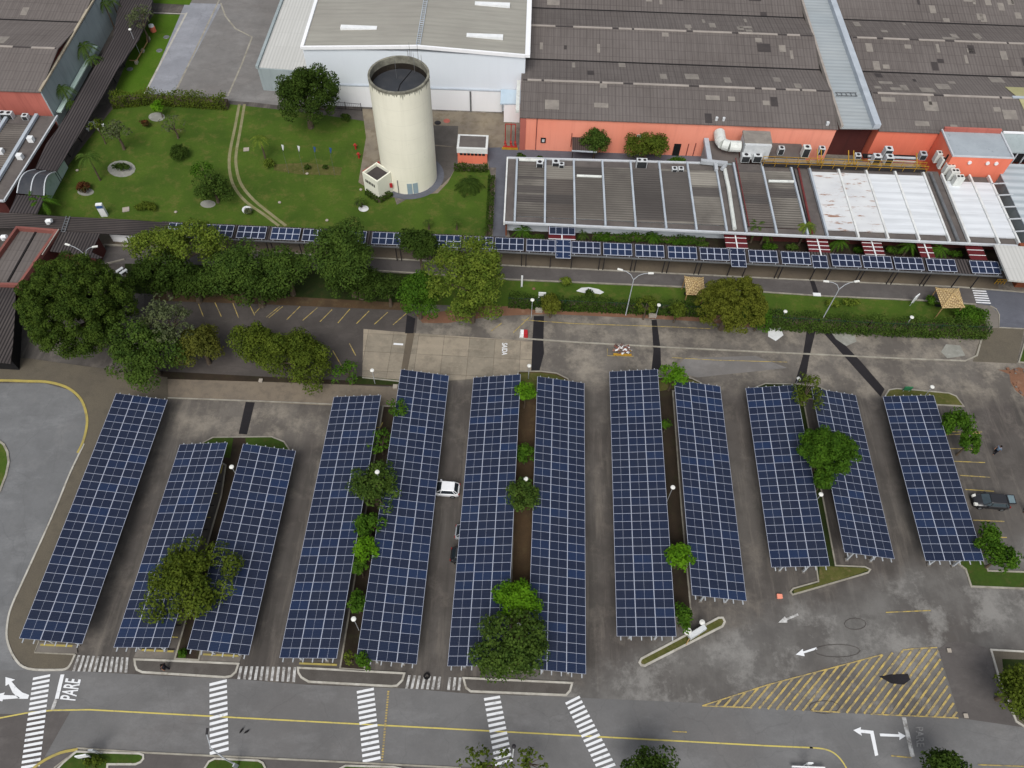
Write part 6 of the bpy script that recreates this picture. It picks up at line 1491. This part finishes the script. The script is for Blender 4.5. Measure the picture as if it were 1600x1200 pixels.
# garden bed border near picnic spot, benches
p = G(215,75); r = thing('garden_rail', 'low wooden rail enclosure on the bright lawn strip at the top left', 'rail', p)
m = MB(); P_ = [G(a,b,.5)-p for a, b in ((202,94),(213,95),(230,66),(229,57))]
for a, b in zip(P_[:-1],P_[1:]): m.bar(a,b,.14,.12)
add_mesh('rail', m, ['wood'], r)
for a, b in ((214,99),(224,81),(233,63)): m = MB(); q = G(a,b)-p; m.box(q.x-.2,q.x+.2,q.y-.35,q.y+.35,0,.5); add_mesh('footing', m, ['stone'], r)
p = G(240,49); r = thing('water_tank', 'small red tank with white lid on the bright lawn strip', 'tank', p); m = MB(); m.lathe((0,0,0),[(.01,0),(.5,0),(.5,.9),(.01,.92)],18); add_mesh('body', m, ['coral_bright'], r); m = MB(); m.lathe((-.1,.05,.94),[(.01,0),(.5,0),(.46,.25),(.01,.35)],18); add_mesh('lid', m, ['white_paint'], r)
p = G(148,198); r = thing('picnic_table', 'white garden table with stools beside the slatted walkway', 'table', p, None, .3)
m = MB(); m.box(-.7,.7,-.45,.45,.7,.78); add_mesh('table_top', m, ['white_paint'], r); m = MB(); m.box(-.1,.1,-.1,.1,0,.7); add_mesh('leg', m, ['white_paint'], r)
for k, (x, y) in enumerate(((.9,-.9),(-.6,-1.1),(1.4,.1))): q = G(148+k*4,203+k*1); rr = thing('stool', ('left','middle','right')[k]+' white stool beside the garden table', 'stool', Vector((p.x+x,p.y+y,0)), 'white stools'); m = MB(); m.tube((0,0,0),(0,0,.42),.1); m.tube((0,0,.42),(0,0,.48),.24,None,14); add_mesh('seat', m, ['white_paint'], rr)
for lab, q in (('left white bench beside the olive tree near the small paved yard',(188,425)),('right white bench beside the olive tree near the small paved yard',(194,428))):
    p = G(*q); r = thing('garden_bench', lab, 'bench', p, 'white benches', .9); m = MB(); m.box(-.6,.6,-.2,.2,.4,.48); add_mesh('seat', m, ['white_paint'], r)
    for s in (-.4,.4): m = MB(); m.box(s-.08,s+.08,-.18,.18,0,.4); add_mesh('leg', m, ['white_paint'], r)
for lab, q in (('oval grey cover slab upper one on the bright lawn strip',(260,58)),('oval grey cover slab lower one on the bright lawn strip',(249,79)),('grey cover slab near the rail corner',(203,108)),('reddish metal cover in the stained yard',(698,189)),('dark metal cover in the stained yard',(684,192))):
    p = G(*q); r = thing('manhole_cover', lab, 'cover', p); m = MB(); m.tube((0,0,.02),(0,0,.07),.55,.5,18); m.tube((0,0,.07),(0,0,.1),.3,.3,14); add_mesh('lid', m, ['coral_dark' if 'reddish' in lab else ('dark_steel' if 'dark' in lab else 'steel')], r)
# ================================================================== CARS
def car(label, pos, rot, paint, kind='hatch', L=4.0, W=1.72, H=1.52, grp='parked cars', glass='car_glass', tail_open=False):
    """nose towards local -x"""
    r = thing('parked_car', label, 'car', (pos[0],pos[1],.0), grp, rot)
    # side profile stations: x, half width, belt z, lower z
    st = [(-L/2,.60,.50,.34),(-L/2+.12,.76,.66,.24),(-L/2+.5,.84,.80,.20),(-L/2+1.0,.86,.90,.20),(-.2,.86,.94,.20),(L/2-1.0,.86,.97,.20),(L/2-.4,.84,.98,.22),(L/2-.08,.78,.95,.28),(L/2,.66,.80,.36)]
    k = W/1.72; m = MB(); prof = []
    for x, hw, zt, zb in st:
        hw *= k; prof.append([(x,-hw*.9,zb),(x,-hw,zb+.16),(x,-hw,zt-.12),(x,-hw*.9,zt),(x,-hw*.4,zt+.03),(x,hw*.4,zt+.03),(x,hw*.9,zt),(x,hw,zt-.12),(x,hw,zb+.16),(x,hw*.9,zb)])
    n = len(prof[0])
    for i in range(len(prof)-1):
        for j in range(n): a = j; b = (j+1) % n; m.face([prof[i][a],prof[i][b],prof[i+1][b],prof[i+1][a]])
    m.face(prof[0][::-1]); m.face(prof[-1]); o = add_mesh('body', m, [paint], r); o.data.polygons.foreach_set('use_smooth',[True]*len(m.f)); 
    bv = o.modifiers.new('weld','WELD'); bv.merge_threshold = .002
    # greenhouse
    xr = L/2-.12 if kind == 'hatch' else L/2-.7
    lo = [(-L/2+.95,.74),(-.3,.80),(xr-.3,.79),(xr,.70)]; hi = [(-L/2+1.6,.60),(-.2,.64),(xr-.65,.63),(xr-.45,.58)]
    m = MB()
    lower = [(x,-w_*k,.93) for x, w_ in lo]+[(x,w_*k,.93) for x, w_ in lo[::-1]]; upper = [(x,-w_*k,H-.07) for x, w_ in hi]+[(x,w_*k,H-.07) for x, w_ in hi[::-1]]
    N = 8
    for i in range(N):
        j = (i+1) % N
        if i == 3 and tail_open: m.mat(1)
        else: m.mat(0)
        m.face([lower[i],lower[j],upper[j],upper[i]])
    add_mesh('windows', m, [glass,'dark'], r)
    m = MB(); up = [(p[0]*1.0,p[1]*1.03,H-.07) for p in upper]; tp = [(p[0]*.97+.02,p[1]*.9,H) for p in upper]; m.prism(tp, up, True); add_mesh('roof', m, [paint], r)
    for i in (0,1,2,3):                     # pillars
        for s in (0,1):
            a = lower[i] if s == 0 else lower[7-i]; b = upper[i] if s == 0 else upper[7-i]; 
            if i == 0: m = MB(); m.bar(a,b,.07,.07)
            else: m = MB(); m.bar(a,b,.08,.06)
            add_mesh('pillar', m, [paint], r)
    for x in (-L/2+.78, L/2-.75):
        for s in (-1,1):
            m = MB(); m.tube((x,s*(W/2-.2),.31),(x,s*(W/2+.005),.31),.31,None,20); o = add_mesh('wheel', m, ['rubber'], r)
            m = MB(); m.tube((x,s*(W/2+.0),.31),(x,s*(W/2+.02),.31),.19,None,14); q = add_mesh('rim', m, ['steel'], o)
    for s in (-1,1):
        m = MB(); m.prism([(-L/2+.04,s*.5*k-.16,.74),(-L/2+.36,s*.6*k-.16,.85),(-L/2+.36,s*.6*k+.16,.85),(-L/2+.04,s*.5*k+.16,.74)],[(-L/2-.01,s*.5*k-.16,.56),(-L/2+.2,s*.6*k-.16,.6),(-L/2+.2,s*.6*k+.16,.6),(-L/2-.01,s*.5*k+.16,.56)]); add_mesh('headlight', m, ['headlight'], r)
        m = MB(); m.box(L/2-.1,L/2+.015,s*.66*k-.1,s*.66*k+.1,.7,.93); add_mesh('tail_light', m, ['tail_red'], r)
        m = MB(); m.box(-L/2+1.35,-L/2+1.55,s*(W/2+.09)-.1,s*(W/2+.09)+.1,.92,1.06); add_mesh('mirror', m, [paint], r)
    if tail_open:
        m = MB(); a = (xr-.45,0,H); m.prism([(xr-.42,-.62*k,H+.02),(xr+.45,-.6*k,H+.12),(xr+.45,.6*k,H+.12),(xr-.42,.62*k,H+.02)],[(xr-.42,-.62*k,H-.04),(xr+.45,-.6*k,H+.06),(xr+.45,.6*k,H+.06),(xr-.42,.62*k,H-.04)],True); add_mesh('tailgate', m, [paint], r)
        m = MB(); m.face([(xr-.3,-.5*k,H+.05),(xr+.35,-.48*k,H+.125),(xr+.35,.48*k,H+.125),(xr-.3,.5*k,H+.05)]); add_mesh('rear_window', m, ['car_glass_pale'], r)
    return r
p = G(700,768); car('white hatchback half tucked under a carport, facing left in the middle lane', (p.x-.45,p.y,0), math.radians(-2), 'car_white', L=3.7, W=1.65)
p = G(1543,787); car('black hatchback with raised tailgate beside the rightmost carport', (p.x,p.y,0), math.radians(-3), 'car_black', L=4.05, glass='car_glass_mid', tail_open=True)
p = G(722,872); car('dark car peeking out from under the carport, down the lane from the white car', (p.x+.85,p.y,0), math.radians(178), 'car_black', L=4.2)
p = G(724,836); car('silver car nose just visible under the carport edge, above the dark one', (p.x+1.2,p.y,0), math.radians(178), 'car_silver', L=4.2)
# ================================================================== PEOPLE
def person(label, px, py, rot, shirt, pose='walk', lean=0):
    p = G(px, py); r = thing('person', label, 'person', p, None, rot)
    st = .22 if pose == 'walk' else .05
    V = [(0,0,.95),(0,0,1.15),(0,lean*.5,1.38),(0,lean*.6,1.5),(.0,lean*.8,1.62),(0,lean*.8,1.74)]
    R_ = [.15,.14,.17,.07,.10,.08]
    V += [(.1,0,.9),(.11,-st*.4,.5),(.11,-st,.08),(.11,-st-.16,.04)]; R_ += [.11,.075,.05,.04]
    V += [(-.1,0,.9),(-.11,st*.7,.5),(-.11,st,.08),(-.11,st-.14,.04)]; R_ += [.11,.075,.05,.04]
    V += [(.2,lean*.5,1.4),(.27,.06+st*.4,1.15),(.26,-.06+st*.5,.9),(.25,-.08+st*.6,.8)]; R_ += [.06,.05,.04,.04]
    V += [(-.2,lean*.5,1.4),(-.27,.02-st*.4,1.15),(-.26,-.12-st*.5,.92),(-.25,-.14-st*.6,.82)]; R_ += [.06,.05,.04,.04]
    E_ = [(0,1),(1,2),(2,3),(3,4),(4,5),(0,6),(6,7),(7,8),(8,9),(0,10),(10,11),(11,12),(12,13),(2,14),(14,15),(15,16),(16,17),(2,18),(18,19),(19,20),(20,21)]
    me = bpy.data.meshes.new('body'); me.from_pydata(V, E_, []); o = bpy.data.objects.new('body', me); COL.objects.link(o); o.parent = r
    sk = o.modifiers.new('skin','SKIN'); sv = me.skin_vertices if len(me.skin_vertices) else None
    if sv is None:
        bpy.context.view_layer.update(); me.attributes  # ensure layer
    if len(me.skin_vertices):
        for i, q in enumerate(me.skin_vertices[0].data): q.radius = (R_[i], R_[i]*.8)
        me.skin_vertices[0].data[0].use_root = True
    sb = o.modifiers.new('sub','SUBSURF'); sb.levels = 1; sb.render_levels = 2; me.materials.append(M['skin'])
    # clothing shells
    m = MB(); c = 12
    m.lathe((0,0,0),[(.19,.95),(.2,1.1),(.22,1.3),(.21,1.42),(.09,1.5)],c)
    for s in (-1,1): m.tube((s*.2,lean*.5,1.42),(s*.28,.03,1.15),.085,.075,8)
    add_mesh('shirt', m, [shirt], r)
    m = MB()
    for s, dy in ((1,-1),(-1,.85)): m.tube((s*.1,0,.98),(s*.11,dy*st*.5,.5),.13,.1,8); m.tube((s*.11,dy*st*.5,.5),(s*.11,dy*st,.1),.1,.08,8)
    add_mesh('trousers', m, ['cloth_dark'], r)
    m = MB(); m.lathe((0,lean*.8+.015,1.62),[(.11,.02),(.12,.08),(.1,.15),(.04,.185),(.001,.19)],12); add_mesh('hair', m, ['hair'], r)
person('person in dark clothes walking on the kerbed pavement at the bottom left', 261,1046, 1.2, 'cloth_dark')
person('person in a grey blue shirt walking in the open lot at the right', 1553,708, -1.0, 'cloth_blue')
person('person in dark clothes at the right frame edge below the black car', 1599,799, 2.2, 'cloth_dark')
for nm, lab, q in (('bird','small dark bird on the road right of the bottom left zebra crossing, left one',(378,1142)),('bird','small dark bird on the road right of the bottom left zebra crossing, right one',(386,1144))):
    p = G(*q); r = thing('bird', lab, 'bird', p, 'birds on the road', random.random()*3); m = MB(); m.path([Vector((-.3,0,.1)),Vector((-.1,0,.16)),Vector((.1,0,.2)),Vector((.2,0,.28)),Vector((.28,0,.27))],[.02,.09,.1,.05,.015],8); add_mesh('body', m, ['dark'], r)
for lab, q in (('black tyre lying on the worn zebra crossing between two front pavements',(667,1057)),):
    p = G(*q); r = thing('tyre', lab, 'tyre', p); m = MB(); m.lathe((0,0,.05),[(.18,.05),(.2,0),(.32,0),(.35,.1),(.32,.2),(.2,.2),(.18,.15)],18); add_mesh('tyre_body', m, ['rubber'], r)
